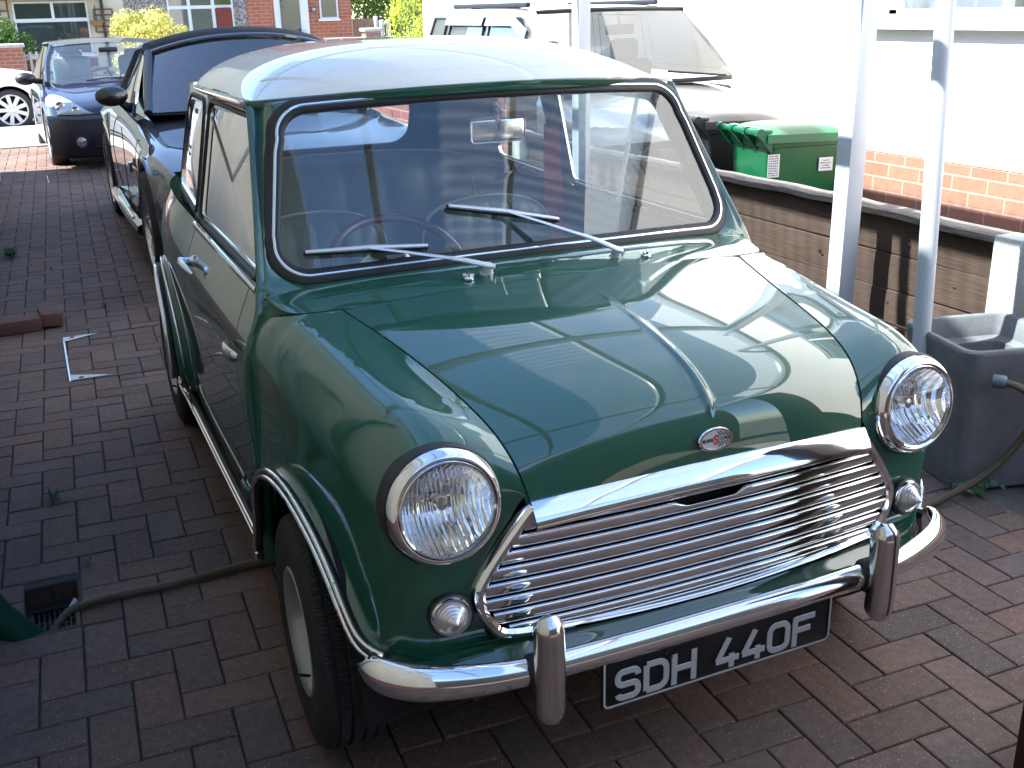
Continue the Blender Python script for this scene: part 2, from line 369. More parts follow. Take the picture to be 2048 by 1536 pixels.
for i in range(7):
    for j in range(3):
        for s in (1,-1):
            if (i+j)%2==0:
                x=.006+i*.0032; y=s*(.0062+j*.0032)
                if (x/.031)**2+((abs(y)+.0016)/.017)**2<1: g.add([(x-.0016,y-.0016,.0046),(x+.0016,y-.0016,.0046),(x+.0016,y+.0016,.0046),(x-.0016,y+.0016,.0046)],[(0,1,2,3)])
xf(g,q).build('chequer_pattern',BLK,bd,smooth=False)
# ---- grille
def gy(x): return -.436+.024*(abs(x)/.47)**2.2
OUT=[(.360,.655),(.373,.645),(.400,.612),(.432,.570),(.460,.526),(.470,.500),(.467,.461),(.453,.432),(.424,.402),(.36,.392),(.25,.388),(.12,.386),(0,.385)]
half=[(x,gy(x)-.004,z) for x,z in OUT]
path=cubic(half,60); full=[tuple(p) for p in path]+[(-p[0],p[1],p[2]) for p in path[::-1][1:]]
sur=G()
# moustache: rounded flat section
Pm=[]
n=len(full)
for i,p in enumerate(full):
    a=Vector(full[max(0,i-1)]); b=Vector(full[min(n-1,i+1)]); t=(b-a).normalized(); nrm=Vector((0,-1,0)); inw=t.cross(nrm).normalized()
    # inward = towards grille centre
    if inw.dot(Vector((0,0,.5))-Vector((p[0],0,p[2])))<0: inw=-inw
    frac=min(1,abs(p[0])/.36); wdt=.013+.009*frac**2
    row=[]
    for u,h in ((-.1,-.004),(-.05,.004),(.05,.011),(.3,.016),(.65,.016),(.95,.010),(1.0,.0),(1.02,-.02)):
        row.append(tuple(Vector(p)+inw*(wdt*u)+nrm*h))
    Pm.append(row)
sur.grid(Pm); grille=sur.build('grille',M['chrome'],mini,angle=40)
def gx(z):
    O=OUT; 
    for (xa,za),(xb,zb) in zip(O[:-1],O[1:]):
        if zb<=z<=za and xa>.3: return xa+(xb-xa)*(z-za)/(zb-za)
    return .40
nsl=8; z0,z1=.615,.411
for k in range(nsl):
    zc=z0+(z1-z0)*(k)/(nsl-1); xe=min(gx(zc+.006),gx(zc-.008))-.018
    h=.0125; prof=[]
    X=np.linspace(-xe,xe,61); rows=[]
    for sy_,sz_ in ((.010,.0124),(-.003,.0127),(-.0078,.0122),(-.0096,.0108),(-.0103,.0085),(-.0106,.004),(-.0104,-.001),(-.0099,-.006),(-.0085,-.0098),(-.004,-.0120),(.008,-.0121)):
        row=[]
        for x in X:
            dip=0
            if k==1: dip=.011*max(0,min(1,(.075-abs(x))/.02))
            zz_=sz_ if sz_<-.001 else sz_-dip*max(0,sz_+.001)/.0137
            row.append((x,gy(x)-.002+sy_,zc+zz_))
        rows.append(row)
    g=G().grid(rows); g.add([r[0] for r in rows],[tuple(range(len(rows)))]); g.add([r[-1] for r in rows],[tuple(reversed(range(len(rows))))])
    g.build('slat',M['chrome'],grille,angle=50)
g=G(); g.grid([[(x*k_,gy(x*k_)+.018,z) for x in np.linspace(-1,1,20)] for z,k_ in ((.655,.355),(.60,.385),(.52,.43),(.47,.45),(.40,.42))]); g.build('grille_backing',M['dark'],mini)
# ---- front panel below grille / valance
VZ=[(.402,-.010),(.392,-.008),(.384,.004),(.372,.000),(.358,-.016),(.345,-.026),(.333,-.026),(.322,-.012),(.315,.02),(.31,.08)]
rows=[]
for z,dy in VZ:
    row=[]
    for x in np.linspace(-1,1,41):
        X=x*.62; b=gy(min(.47,abs(X)))+(.0 if abs(X)<.47 else ((abs(X)-.47)/.15)**2.0*.075)
        row.append((X,b+dy,z))
    rows.append(row)
VP=surf(rows,30,60); g=G().grid(VP); g.build('front_valance',M['green'],mini)
# ---- sidelights beside grille ("ears")
for sx in (-1,1):
    c=Vector((.512*sx,-.414,.468)); ax=Vector((.10*sx,-1,.10)).normalized()
    b=G().lathe([(.040,-.004),(.040,.006),(.036,.010),(.033,.010)],c,ax,32).build('indicator',M['rubber'],mini)
    G().lathe([(.037,.002),(.0365,.012),(.034,.016),(.0305,.016),(.030,.010)],c,ax,36).build('rim',M['chrome'],b)
    pr=[(.031,.011)]
    for k in range(7):
        r_=.030-.0042*k; pr+=[(r_,.014+.0046*k),(r_-.0034,.0152+.0050*k)]
    pr+=[(.0005,.050)]
    lm=Mt('clear_ribbed_lens',(.74,.70,.68),.16,.55)
    G().lathe(pr,c,ax,36).build('lens',lm.m,b,angle=20)
# ---- headlights
m=Mt('reflector_silver',(.93,.93,.92),.05,1); wv=m.n('ShaderNodeTexWave'); wv.bands_direction='X'; wv.inputs['Scale'].default_value=30; wv.inputs['Distortion'].default_value=1.0; m.l(m.coords(),wv.inputs[0]); m.bump(wv.outputs['Fac'],.35,.004); M['reflector']=m.m
def lensmat():
    m=bpy.data.materials.new('headlamp_glass'); m.use_nodes=True; t=m.node_tree; t.nodes.clear()
    o=t.nodes.new('ShaderNodeOutputMaterial'); tr=t.nodes.new('ShaderNodeBsdfTransparent'); tr.inputs[0].default_value=(.93,.94,.94,1)
    gl=t.nodes.new('ShaderNodeBsdfGlossy'); gl.inputs['Roughness'].default_value=.02; g2=t.nodes.new('ShaderNodeBsdfGlossy'); g2.inputs['Roughness'].default_value=.12; g2.inputs[0].default_value=(.8,.8,.8,1)
    tc=t.nodes.new('ShaderNodeTexCoord'); wv=t.nodes.new('ShaderNodeTexWave'); wv.bands_direction='X'; wv.inputs['Scale'].default_value=42; wv.inputs['Distortion'].default_value=0
    w2=t.nodes.new('ShaderNodeTexWave'); w2.bands_direction='Z'; w2.inputs['Scale'].default_value=13; w2.inputs['Distortion'].default_value=.6; w2.inputs['Detail Scale'].default_value=.5
    t.links.new(tc.outputs['Object'],wv.inputs[0]); t.links.new(tc.outputs['Object'],w2.inputs[0])
    pa=t.nodes.new('ShaderNodeMath'); pa.operation='POWER'; pa.inputs[1].default_value=7; t.links.new(wv.outputs['Fac'],pa.inputs[0])
    pw=t.nodes.new('ShaderNodeMath'); pw.operation='POWER'; pw.inputs[1].default_value=24; t.links.new(w2.outputs['Fac'],pw.inputs[0])
    ad=t.nodes.new('ShaderNodeMath'); ad.operation='MAXIMUM'; t.links.new(pa.outputs[0],ad.inputs[0]); t.links.new(pw.outputs[0],ad.inputs[1])
    b=t.nodes.new('ShaderNodeBump'); b.inputs['Strength'].default_value=.5; b.inputs['Distance'].default_value=.003; t.links.new(ad.outputs[0],b.inputs['Height']); t.links.new(b.outputs[0],g2.inputs['Normal'])
    ml=t.nodes.new('ShaderNodeMath'); ml.operation='MULTIPLY'; ml.inputs[1].default_value=.15; t.links.new(ad.outputs[0],ml.inputs[0])
    a=t.nodes.new('ShaderNodeMixShader'); t.links.new(ml.outputs[0],a.inputs[0]); t.links.new(tr.outputs[0],a.inputs[1]); t.links.new(g2.outputs[0],a.inputs[2])
    c=t.nodes.new('ShaderNodeMixShader'); t.links.new(schlick(t,.05,1.2),c.inputs[0]); t.links.new(a.outputs[0],c.inputs[1]); t.links.new(gl.outputs[0],c.inputs[2]); t.links.new(c.outputs[0],o.inputs[0])
    return m
M['lens']=lensmat()
for sx in (-1,1):
    c=Vector((.511*sx,-.398,.671)); ax=Vector((.02*sx,-1,.10)).normalized()
    hl=G().lathe([(.106,-.03),(.1065,.004),(.1035,.012),(.102,.004)],c,ax,56).build('headlight',M['rubber'],mini)
    G().lathe([(.1025,.0),(.1035,.008),(.101,.020),(.0955,.030),(.090,.0345),(.0872,.0335),(.0862,.028),(.0868,.0245)],c,ax,64).build('rim',M['chrome'],hl,angle=60)
    G().lathe([(.0868,.022),(.0868,.031),(.0842,.036),(.0812,.035),(.0805,.026)],c,ax,64).build('inner_rim',M['chrome'],hl,angle=60)
    G().lathe([(.081,.026),(.072,.010),(.058,-.014),(.042,-.032),(.022,-.042),(.001,-.045)],c,ax,48).build('reflector',M['reflector'],hl)
    G().lathe([(.0005,.004),(.010,.002),(.011,-.012),(.008,-.042)],c,ax,20).build('bulb',M['steel'],hl)
    G().lathe([(.0815,.030),(.076,.037),(.062,.0445),(.042,.050),(.02,.0525),(.0005,.053)],c,ax,56).build('lens',M['lens'],hl)
# ---- bumper
BC=[(0,-.494,.356),(.12,-.494,.356),(.25,-.493,.357),(.37,-.490,.358),(.45,-.483,.360),(.52,-.468,.362),(.58,-.446,.364),(.62,-.418,.366),(.646,-.386,.368),(.658,-.348,.371)]
bp_=cubic(BC,50); bl=[(-p[0],p[1],p[2]) for p in bp_[::-1][:-1]]+[tuple(p) for p in bp_]
rows=[]; n=len(bl)
for i,p in enumerate(bl):
    a=Vector(bl[max(0,i-1)]); b=Vector(bl[min(n-1,i+1)]); t=(b-a).normalized(); outw=t.cross(Vector((0,0,1))).normalized()
    if outw.y>0 and abs(p[0])<.6: outw=-outw
    if abs(p[0])>=.6 and outw.x*p[0]<0: outw=-outw
    e=min(i,n-1-i)/5; sc=min(1,math.sqrt(max(.0,1-(1-min(1,e))**2))) if e<1 else 1; sc=max(.08,sc); row=[]
    hk=1+.34*min(1,max(0,(abs(p[0])-.40)/.18))
    for o_,z_ in ((-.013,.0225),(-.011,.0245),(-.006,.0245),(.000,.0215),(.006,.0165),(.0105,.010),(.0130,.003),(.0138,-.004),(.0130,-.011),(.0100,-.0178),(.0060,-.0218),(.0020,-.0240),(-.003,-.0238),(-.004,-.0215)):
        z_*=hk; o_*=(1+(hk-1)*.8)
        row.append(tuple(Vector(p)+outw*(o_*(.5+.5*sc))+Vector((0,0,1))*(z_*sc+(1-sc)*.004)))
    rows.append(row)
bump=G().grid(rows).build('bumper',M['chrome'],mini,angle=60)
for sx in (-1,1):
    P_=cubic([(.371*sx,-.500,.474),(.371*sx,-.507,.470),(.371*sx,-.513,.455),(.371*sx,-.515,.42),(.371*sx,-.516,.36),(.371*sx,-.516,.31),(.371*sx,-.514,.285),(.371*sx,-.508,.268)],26)
    ov=G().tube(P_,[.005,.0200,.0262]+[.0282]*20+[.0265,.0205,.007],20,up=(1,0,0),sy=1.0).build('overrider',M['old_chrome'],bump)
    G().box((.371*sx,-.489,.357),(.064,.048,.062),bev=.012).build('rubber_pad',M['rubber'],ov)
# ---- number plate
pl=G().box((0,-.500,.298),(.522,.004,.112),bev=.0015)
plate=pl.build('number_plate',Mt('plate_black',(.006,.006,.007),.3).m,mini)
SIL=Mt('plate_silver',(.52,.51,.50),.45,.3).m
g=G(); ww,hh,rc=.258,.053,.012
def rrect(w_,h_,rc,n=8):
    o=[]
    for cx,cz,a0 in ((w_-rc,h_-rc,0),(-w_+rc,h_-rc,90),(-w_+rc,-h_+rc,180),(w_-rc,-h_+rc,270)):
        for k in range(n+1): a=R(a0+90*k/n); o.append((cx+rc*math.cos(a),cz+rc*math.sin(a)))
    return o
A_=rrect(ww,hh,rc); B_=rrect(ww-.004,hh-.004,rc-.004)
g.grid([[(x,-.5035,.298+z) for x,z in A_],[(x,-.5045,.298+z) for x,z in A_],[(x,-.5045,.298+z) for x,z in B_],[(x,-.5035,.298+z) for x,z in B_]],closev=True); g.build('border',SIL,plate,smooth=False)
def arcp(cx,cz,rx,rz,a0,a1,n=9): return [(cx+rx*math.cos(R(a0+(a1-a0)*k/n)),cz+rz*math.sin(R(a0+(a1-a0)*k/n))) for k in range(n+1)]
GW,GH,SW=.0215,.0275,.0064   # half width / half height of stroke centre lines, half stroke
c_=.012
GL={'S':[[ (GW,GH-.012)]+arcp(GW-c_,GH-c_,c_,c_,15,90)+arcp(-GW+c_,GH-c_,c_,c_,90,180)+arcp(-GW+c_,c_,c_,c_,180,270)+arcp(GW-c_,-c_,c_,c_,90,0)+arcp(GW-c_,-GH+c_,c_,c_,0,-90)+arcp(-GW+c_,-GH+c_,c_,c_,270,190)],
 'D':[[(-GW,-GH),(-GW,GH)],[(-GW,GH)]+arcp(GW-.018,GH-.018,.018,.018,90,0)+arcp(GW-.018,-GH+.018,.018,.018,0,-90)+[(-GW,-GH)]],
 'H':[[(-GW,-GH-.006),(-GW,GH+.006)],[(GW,-GH-.006),(GW,GH+.006)],[(-GW,0),(GW,0)]],
 '4':[[(.011,-GH-.006),(.011,-.002)],[(.004,GH+.006),(-GW,-.0140)],[(-GW-.004,-.0145),(GW+.006,-.0145)]],
 '0':[[(-GW,0)]+arcp(-GW+.015,GH-.015,.015,.015,180,90)+arcp(GW-.015,GH-.015,.015,.015,90,0)+arcp(GW-.015,-GH+.015,.015,.015,0,-90)+arcp(-GW+.015,-GH+.015,.015,.015,270,180)+[(-GW,0)]],
 'F':[[(-GW,-GH-.006),(-GW,GH+.0065)],[(-GW,GH),(GW+.004,GH)],[(-GW,.002),(GW-.006,.002)]]}
cx=-.207
for ch in 'SDH 440F':
    if ch==' ': cx+=.036; continue
    g=G()
    for i,pl_ in enumerate(GL[ch]):
        pts=[Vector((cx+x,-.5040-.00025*i,.2870+z)) for x,z in pl_]; n=len(pts); rows=[]
        for k,p in enumerate(pts):
            t=(pts[min(k+1,n-1)]-pts[max(k-1,0)]).normalized(); s_=Vector((t.z,0,-t.x))
            if 0<k<n-1:
                t1=(p-pts[k-1]).normalized(); t2=(pts[k+1]-p).normalized(); cc=max(.5,math.sqrt(max(.1,(1+t1.dot(t2))/2)))
            else: cc=1
            w_=SW/cc; rows.append([tuple(p+s_*w_+Vector((0,.0005,0))),tuple(p+s_*w_*.9+Vector((0,-.0012,0))),tuple(p-s_*w_*.9+Vector((0,-.0012,0))),tuple(p-s_*w_+Vector((0,.0005,0)))])
        g.grid(rows)
    g.build('character',SIL,plate,smooth=False); cx+=.0605
for x in (-.127,-.117): G().lathe([(.004,0),(.004,.002),(.0005,.003)],(x,-.505,.328-(x+.127)*.9),(0,-1,0),12).build('screw',M['black'],plate)
# ---- wheels
def wheel(x,y,sx,steer=0):
    w_=thing('_w','','') ; bpy.data.objects.remove(w_)
    e=bpy.data.objects.new('wheel',None); COL.objects.link(e); e.parent=mini; e.location=(x*sx,y,.246); e.rotation_euler=(0,0,steer); 
    ax=(sx,0,0)
    def tread(r,h,a):
        if r>.2415 and abs(h)<.058:
            k=(a*180/(2*PI)*1.0+abs(h)*60)%1
            return r-(.0045 if k<.28 else 0)
        return r
    prof=[(.128,-.05),(.133,-.063),(.16,-.069),(.20,-.070),(.222,-.066),(.236,-.058),(.2425,-.050),(.2445,-.042),(.239,-.040),(.239,-.036),(.2445,-.034),(.2455,-.018),(.239,-.016),(.239,-.011),(.2455,-.009),(.2455,.009),(.239,.011),(.239,.016),(.2455,.018),(.2445,.034),(.239,.036),(.239,.040),(.2445,.042),(.2425,.050),(.236,.058),(.222,.066),(.20,.070),(.19,.0705),(.189,.0695),(.16,.069),(.133,.063),(.128,.05)]
    G().lathe(prof,(0,0,0),ax,540,fn=tread).build('tyre',M['tyre'],e,angle=28)
    rim=[(.128,-.05),(.120,-.045),(.118,.04),(.124,.052),(.132,.058),(.136,.0635),(.133,.067),(.127,.063),(.122,.054),(.119,.046),(.115,.020),(.111,-.006),(.105,-.010),(.094,.002),(.07,.014),(.052,.018),(.044,.016),(.034,.004),(.030,.004),(.028,.028),(.022,.032),(.001,.033)]
    rm=G().lathe(rim,(0,0,0),ax,48).build('rim',M['wheel_paint'],e)
    for k in range(8):
        a=2*PI*k/8; G().tube([(sx*.002,.084*math.cos(a),.084*math.sin(a)),(sx*.0105,.084*math.cos(a),.084*math.sin(a))],.011,12).build('vent_hole',M['dark'],rm)
    G().tube([(sx*.050,.0,-.112),(sx*.072,.0,-.104)],.0035,8).build('valve',M['black'],e)
    return e
for sx in (-1,1):
    wheel(.632,0.0,sx,R(-2)); wheel(.618,2.036,sx)
g=G()
for sx in (-1,1):   # inner wheel arches
    for yc in (0,2.036):
        g.grid([[(sx*x,yc+.345*math.cos(a),.25+.345*math.sin(a)) for a in np.linspace(-.05,PI+.05,20)] for x in (.45,.66)])
        g.grid([[(sx*.45,yc+r_*math.cos(a),.25+r_*math.sin(a)) for a in np.linspace(0,PI,20)] for r_ in (.01,.335)])
g.box((0,1.15,.21),(1.0,2.5,.02)); g.build('underbody',M['dark'],mini)
# ---- scuttle
F_=[(0,.104,.901),(.13,.108,.899),(.25,.124,.893),(.38,.150,.882),(.47,.176,.870),(.52,.190,.8665),(.565,.202,.8635),(.600,.220,.860),(.618,.27,.862),(.628,.325,.868)]
Wd=[(0,.268,.912),(.13,.271,.911),(.25,.280,.908),(.38,.298,.902),(.47,.315,.895),(.52,.325,.890),(.565,.335,.886),(.600,.343,.881),(.622,.350,.878),(.636,.352,.875)]
rows=[]
for k in range(7):
    t=k/6; rows.append([(a[0]+(b[0]-a[0])*t,a[1]+(b[1]-a[1])*t,a[2]+(b[2]-a[2])*t+.004*math.sin(PI*min(1,t*1.3))*(1 if a[0]<.55 else .3)) for a,b in zip(F_,Wd)])
SP=surf(rows,14,50); fl=SP[:1].copy(); fl[:,:,2]-=.014; fl[:,:,1]+=.002
SPF=np.concatenate([fl,SP],0); L_=SPF.copy()[:,::-1]; L_[:,:,0]*=-1
g=G().grid(np.concatenate([L_,SPF[:,1:]],1)); g.build('scuttle_panel',M['green'],mini,angle=50)
fill=[(.565,.204,.8625),(.590,.214,.860),(.604,.235,.858),(.618,.27,.848),(.632,.30,.838),(.645,.335,.828)]
top=[(.565,.203,.8635),(.590,.214,.8615),(.605,.235,.8615),(.618,.27,.862),(.628,.325,.868),(.648,.345,.868)]
g=G().grid([fill,[tuple((np.array(a)+np.array(b))/2) for a,b in zip(fill,top)],top])
for m_ in (0,1): (g if m_ else g.mirror()).build('scuttle_corner',M['green'],mini)
# dark sheet added under the bonnet so that the shut lines read dark
g=G(); g.grid([[ (x*p[0]*1.03,(CT[i][1] if abs(x)<1 else p[1])+.02,(CT[i][2]+(p[2]-CT[i][2])*x*x)-.03) for x in np.linspace(-1,1,9)] for i,p in list(enumerate(ED))[::6]]); g.build('shut_line_dark_sheet',M['dark'],mini)
# ---- windscreen
def WS(X,V,off=0):      # X metres across at chrome, V 0..1 up the screen
    u=X/(.591-.053*V)
    return Vector((X,.292+.189*V+.073*u*u,.920+.348*V-.0205*u*u))
HWS=.396
def loop(d,n=16,r=.085,lift=0):
    # rounded rect: chrome line grown outwards by d (metres)
    o=[]; rc=r+d
    hb,ht=.591+d,.538+d; vb,vt=-d/HWS,1+d/HWS
    def c(x,v,a0,rr_):
        for k in range(n+1):
            a=R(a0+90*k/n); o.append((x+rr_*math.cos(a),v+rr_*math.sin(a)/HWS))
    rt=rc*.86; rb=rc*.82
    c(ht-.004-rt,vt-rt/HWS,0,rt); 
    for k in range(1,20): o.append(((ht-rt)*(1-2*k/20),vt))
    c(-(ht-.004-rt),vt-rt/HWS,90,rt)
    for k in range(1,8): t=k/8; o.append((-(ht+(hb-ht)*t),(vt-rt/HWS)*(1-t)+(vb+rb/HWS)*t))
    c(-(hb-.004-rb),vb+rb/HWS,180,rb)
    for k in range(1,20): o.append((-(hb-rb)*(1-2*k/20),vb))
    c(hb-.004-rb,vb+rb/HWS,270,rb)
    for k in range(1,8): t=k/8; o.append(((hb+(ht-hb)*t),(vb+rb/HWS)*(1-t)+(vt-rt/HWS)*t))
    return o
NRM=Vector((0,-.88,.475))
def lp(d,h): return [tuple(WS(x,v)+NRM*h) for x,v in loop(d)]
g=G().grid([lp(.022,-.004),lp(.021,.004),lp(.015,.008),lp(.006,.009),lp(-.006,.009),lp(-.012,.007),lp(-.016,.003),lp(-.017,-.006)],closev=True)
seal=g.build('windscreen_seal',M['rubber'],mini,angle=60)
g=G().grid([lp(.0042,.007),lp(.0036,.0105),lp(.001,.0122),(lp(-.0025,.0115)),lp(-.0042,.007)],closev=True); g.build('chrome_strip',M['chrome'],seal,angle=60)
rows=[]
L0=loop(-.012)
for s in np.linspace(0.001,1,14): rows.append([tuple(WS(x*s,.5+(v-.5)*s)) for x,v in L0])
g=G().grid(rows,closev=True); g.build('windscreen',M['glass'],mini)
# surround
oc=[]
def outer(x,v):
    # map direction to outer frame
    if v>.5 and abs(x)<.50*1.2 and v>=1.0-0.02: pass
    return None
L1=loop(.016)
outl=[]
for x,v in L1:
    u=x/(.591-.053*v)
    # pillar seam in (X,V): bottom (.648,.335,.845) top (.563,.628,1.259)
    sxx=1 if x>=0 else -1
    vv=min(max(v,-.07),1.07)
    if v>1.0:  # top: project to gutter line
        s=min(1,abs(x)/.52); t_=s**1; p=Vector((sxx*.563*min(1,abs(x)/.505),.473+.155*min(1,abs(x)/.505)**2.2,1.283-.024*min(1,abs(x)/.505)**2))
    elif v<0.0 :
        p=Vector((sxx*min(.648,abs(x)*1.10),.262+.073*min(1,abs(x)/.59)**2,.900-.03*min(1,abs(x)/.59)**2))
    else:
        a=(v); p=Vector((sxx*(.634-.085*a),.333+.293*a,.868+.391*a))
    outl.append(p)
rows=[]
for k in range(5):
    t=k/4; row=[]
    for (x,v),p in zip(L1,outl):
        a=WS(x,v)+NRM*.000; q=a.lerp(p,t)+NRM*(.006*math.sin(PI*t)); row.append(tuple(q))
    rows.append(row)
g=G().grid(rows,closev=True); g.build('windscreen_surround',M['green'],mini,angle=60)
# ---- roof
def gut(s,t): # s across -1..1, t along 0..1
    a=abs(s)
    yf=.470+.158*a**2.4; yr=2.13-.20*a**6
    xw=.563-.055*t-.05*max(0,(t-.8)/.2)**3; z=1.283-.024*a*a if t==0 else 0
    zf=1.285-.026*a*a; zr=1.255-.02*a*a
    zz=zf+(zr-zf)*t; 
    return Vector((s*xw,yf+(yr-yf)*t,zz))
rows=[]
for t in np.concatenate([[0,.004,.010,.02],np.linspace(.035,.965,34),[.98,.99,.996,1]]):
    row=[]
    for s in np.concatenate([[-1,-.992,-.98,-.96],np.linspace(-.93,.93,35),[.96,.98,.992,1]]):
        p=gut(s,t); q=abs(2*t-1)
        H=.098*(1-abs(s)**3.2)**.75*(1-q**3.4)**.72; H*=1-.10*t
        side=.0
        p.z+=H+ .016*(1-abs(s)**8)*(1-q**8)-0.0
        row.append(tuple(p))
    rows.append(row)
g=G().grid(rows); g.build('roof',M['white_paint'],mini,angle=60)
ring=[gut(s,0) for s in np.linspace(-1,1,40)]+[gut(1,t) for t in np.linspace(0,1,40)[1:]]+[gut(s,1) for s in np.linspace(1,-1,30)[1:]]+[gut(-1,t) for t in np.linspace(1,0,40)[1:-1]]
def gsec(name,mat,offs,par):
    rows=[]; n=len(ring); c0=Vector((0,1.3,1.25))
    for i,p in enumerate(ring):
        tn=(ring[(i+1)%n]-ring[i-1]).normalized(); ow=tn.cross(Vector((0,0,1))).normalized()
        if ow.dot(p-c0)<0: ow=-ow
        rows.append([tuple(p+ow*a+Vector((0,0,b))) for a,b in offs])
    return G().grid(rows,closeu=True).build(name,mat,par,angle=50)
gsec('gutter',M['green'],[(-.006,.005),(.004,.001),(.009,.000),(.013,.006),(.016,.004),(.0155,-.010),(.009,-.017),(-.004,-.015)],mini)
# header band under gutter at front
# ---- sides
PZ=[(.20,.640),(.24,.658),(.30,.667),(.38,.670),(.46,.671),(.54,.675),(.60,.679),(.66,.682),(.72,.681),(.76,.674),(.80,.659),(.83,.646),(.855,.634),(.88,.626)]
pzc=bsp([(a,b,0) for a,b in PZ],200)
def prof(z): return float(np.interp(z,pzc[:,0],pzc[:,1]))
TP=[(.3,1.0),(1.0,1.004),(1.5,1.0),(1.8,.99),(2.05,.965),(2.25,.92),(2.40,.84),(2.47,.72),(2.50,.55)]
def taper(y): return float(np.interp(y,[a for a,b in TP],[b for a,b in TP]))
tpc=bsp([(a,b,0) for a,b in TP],200)
def taper(y): return float(np.interp(y,tpc[:,0],tpc[:,1]))
def zlow_r(y): 
    d=y-2.03
    return .25+math.sqrt(.345**2-d*d) if abs(d)<.33 else .235
def sidepatch(y0,y1,ztop=.88,n=40,flare=False,ri=0,cut=None):
    rows=[]
    for y in np.linspace(y0,y1,n):
        zl=zlow_r(y) if flare else .235; row=[]
        for q in np.linspace(0,1,34):
            z=zl+(ztop-zl)*q; x=prof(z)*taper(y)
            if flare: d=max(0,1-(z-zl)/.02); x+=.018*d*d*(1 if abs(y-2.03)<.36 else .2)
            row.append((x,y,z))
        rows.append(row)
    return rows
def rim_in(rows,d=.012):
    Pn=np.asarray(rows); a=Pn[:1].copy(); a[:,:,0]-=d; b=Pn[-1:].copy(); b[:,:,0]-=d; return np.concatenate([a,Pn,b],0)
YD0,YD1=.50,1.29
for m_ in (0,1):
    f_=(lambda g: g) if m_ else (lambda g: g.mirror())
    f_(G().grid(rim_in(sidepatch(.335,YD0-.003,n=8)))).build('a_panel',M['green'],mini,angle=60)
    door=f_(G().grid(rim_in(sidepatch(YD0+.003,YD1-.003,n=40)))).build('door',M['green'],mini,angle=60)
    f_(G().grid(rim_in(sidepatch(YD1+.003,2.5,n=60,flare=True)))).build('rear_quarter',M['green'],mini,angle=60)
    sx=1 if m_ else -1
    # external seam flange (A panel to wing)
    fl_=cubic([(.566,.618,1.255),(.578,.565,1.18),(.598,.485,1.07),(.618,.41,.97),(.632,.360,.90),(.645,.335,.845),(.656,.330,.815),(.672,.330,.78),(.684,.330,.735),(.688,.330,.68),(.686,.330,.60),(.680,.330,.48),(.678,.330,.36),(.668,.330,.25)],70)
    rows=[]
    for i,p in enumerate(fl_):
        o=.010; hi=p[2]>.9
        nx=Vector((1,-.12 if not hi else -.55,0)).normalized(); base=Vector(p)-nx*.012
        th=Vector((-nx.y,nx.x,0))
        rows.append([tuple(base+th*.006),tuple(base+nx*.019+th*.006),tuple(base+nx*.0225+th*.003),tuple(base+nx*.0225-th*.003),tuple(base+nx*.019-th*.006),tuple(base-th*.0065)])
    f_(G().grid(rows)).build('body_seam',M['green'],mini,angle=60)
    # hinges
    for yy,zz in ((.475,.722),(.50,.36)):
        xh=prof(zz)+.006
        hp=cubic([(xh+.004,yy-.055,zz),(xh+.016,yy-.03,zz),(xh+.020,yy,zz),(xh+.017,yy+.04,zz),(xh+.002,yy+.085,zz)],16)
        rad=[.006,.010,.012,.0135,.0145,.015,.015,.0145,.014,.013,.012,.011,.0095,.008,.006,.003]
        f_(G().tube(hp,rad,12,sx=.55,sy=1.25,up=(0,0,1))).build('hinge',M['chrome'] if zz>.5 else M['green'],door)
    # handle
    hg=G(); yh=1.13; zh=.79; xh=prof(zh)
    hg.lathe([(.018,-.004),(.018,.004),(.013,.010),(.012,.03),(.013,.040),(.010,.046),(.001,.047)],(xh,yh+.04,zh),(1,0,.1),20)
    hg.tube(cubic([(xh+.034,yh+.055,zh+.002),(xh+.037,yh+.03,zh+.002),(xh+.035,yh-.01,zh-.001),(xh+.030,yh-.045,zh-.005),(xh+.024,yh-.075,zh-.011)],14),[.005,.0075,.009,.0095,.0095,.009,.009,.0085,.008,.0075,.007,.006,.005,.003],12)
    f_(hg).build('handle',M['chrome'],door)
    f_(G().tube([(prof(.80)-.004,.98,.80),(prof(.80)+.006,.98,.80)],.012,14)).build('keyhole',M['chrome'],door)
    # waist finisher
    f_(G().tube([(.632-.0,.42,.868),(.634,.8,.870),(.634,1.29,.874)],.010,10,sx=.6,sy=1)).build('waist_strip',M['chrome'],door)
    # greenhouse
    def gx_(z,y): return .632-.205*(z-.83)-.03*max(0,(y-1.3))/.8-.55*max(0,y-1.74)**2
    def pan(pts,th=.012): return [(gx_(z,y),y,z) for y,z in pts]
    # strips as grids between two polylines (y,z)
    def strip(A,B,n=2,out=0.0,name='pillar',mat=None,par=None):
        rows=[[ (gx_(a[1]+(b[1]-a[1])*k/n,a[0]+(b[0]-a[0])*k/n)+out, a[0]+(b[0]-a[0])*k/n, a[1]+(b[1]-a[1])*k/n) for a,b in zip(A,B)] for k in range(n+1)]
        return f_(G().grid(rows)).build(name,mat or M['green'],par or mini)
    # window outlines (y,z)
    def rpoly(pts,r,n=6):
        o=[]; m=len(pts)
        for i in range(m):
            p=Vector(pts[i]+(0,)); a=(Vector(pts[i-1]+(0,))-p); b=(Vector(pts[(i+1)%m]+(0,))-p); ra=min(r,a.length*.45,b.length*.45)
            a=p+a.normalized()*ra; b=p+b.normalized()*ra
            for k in range(n+1):
                t=k/n; q=a.lerp(p,t).lerp(p.lerp(b,t),t); o.append((q.x,q.y))
        return o
    dw=rpoly([(.44,.884),(.66,1.228),(1.275,1.230),(1.275,.886)],.05)
    qw=rpoly([(1.335,.892),(1.365,1.226),(1.72,1.222),(1.80,1.10),(1.83,.915)],.06)
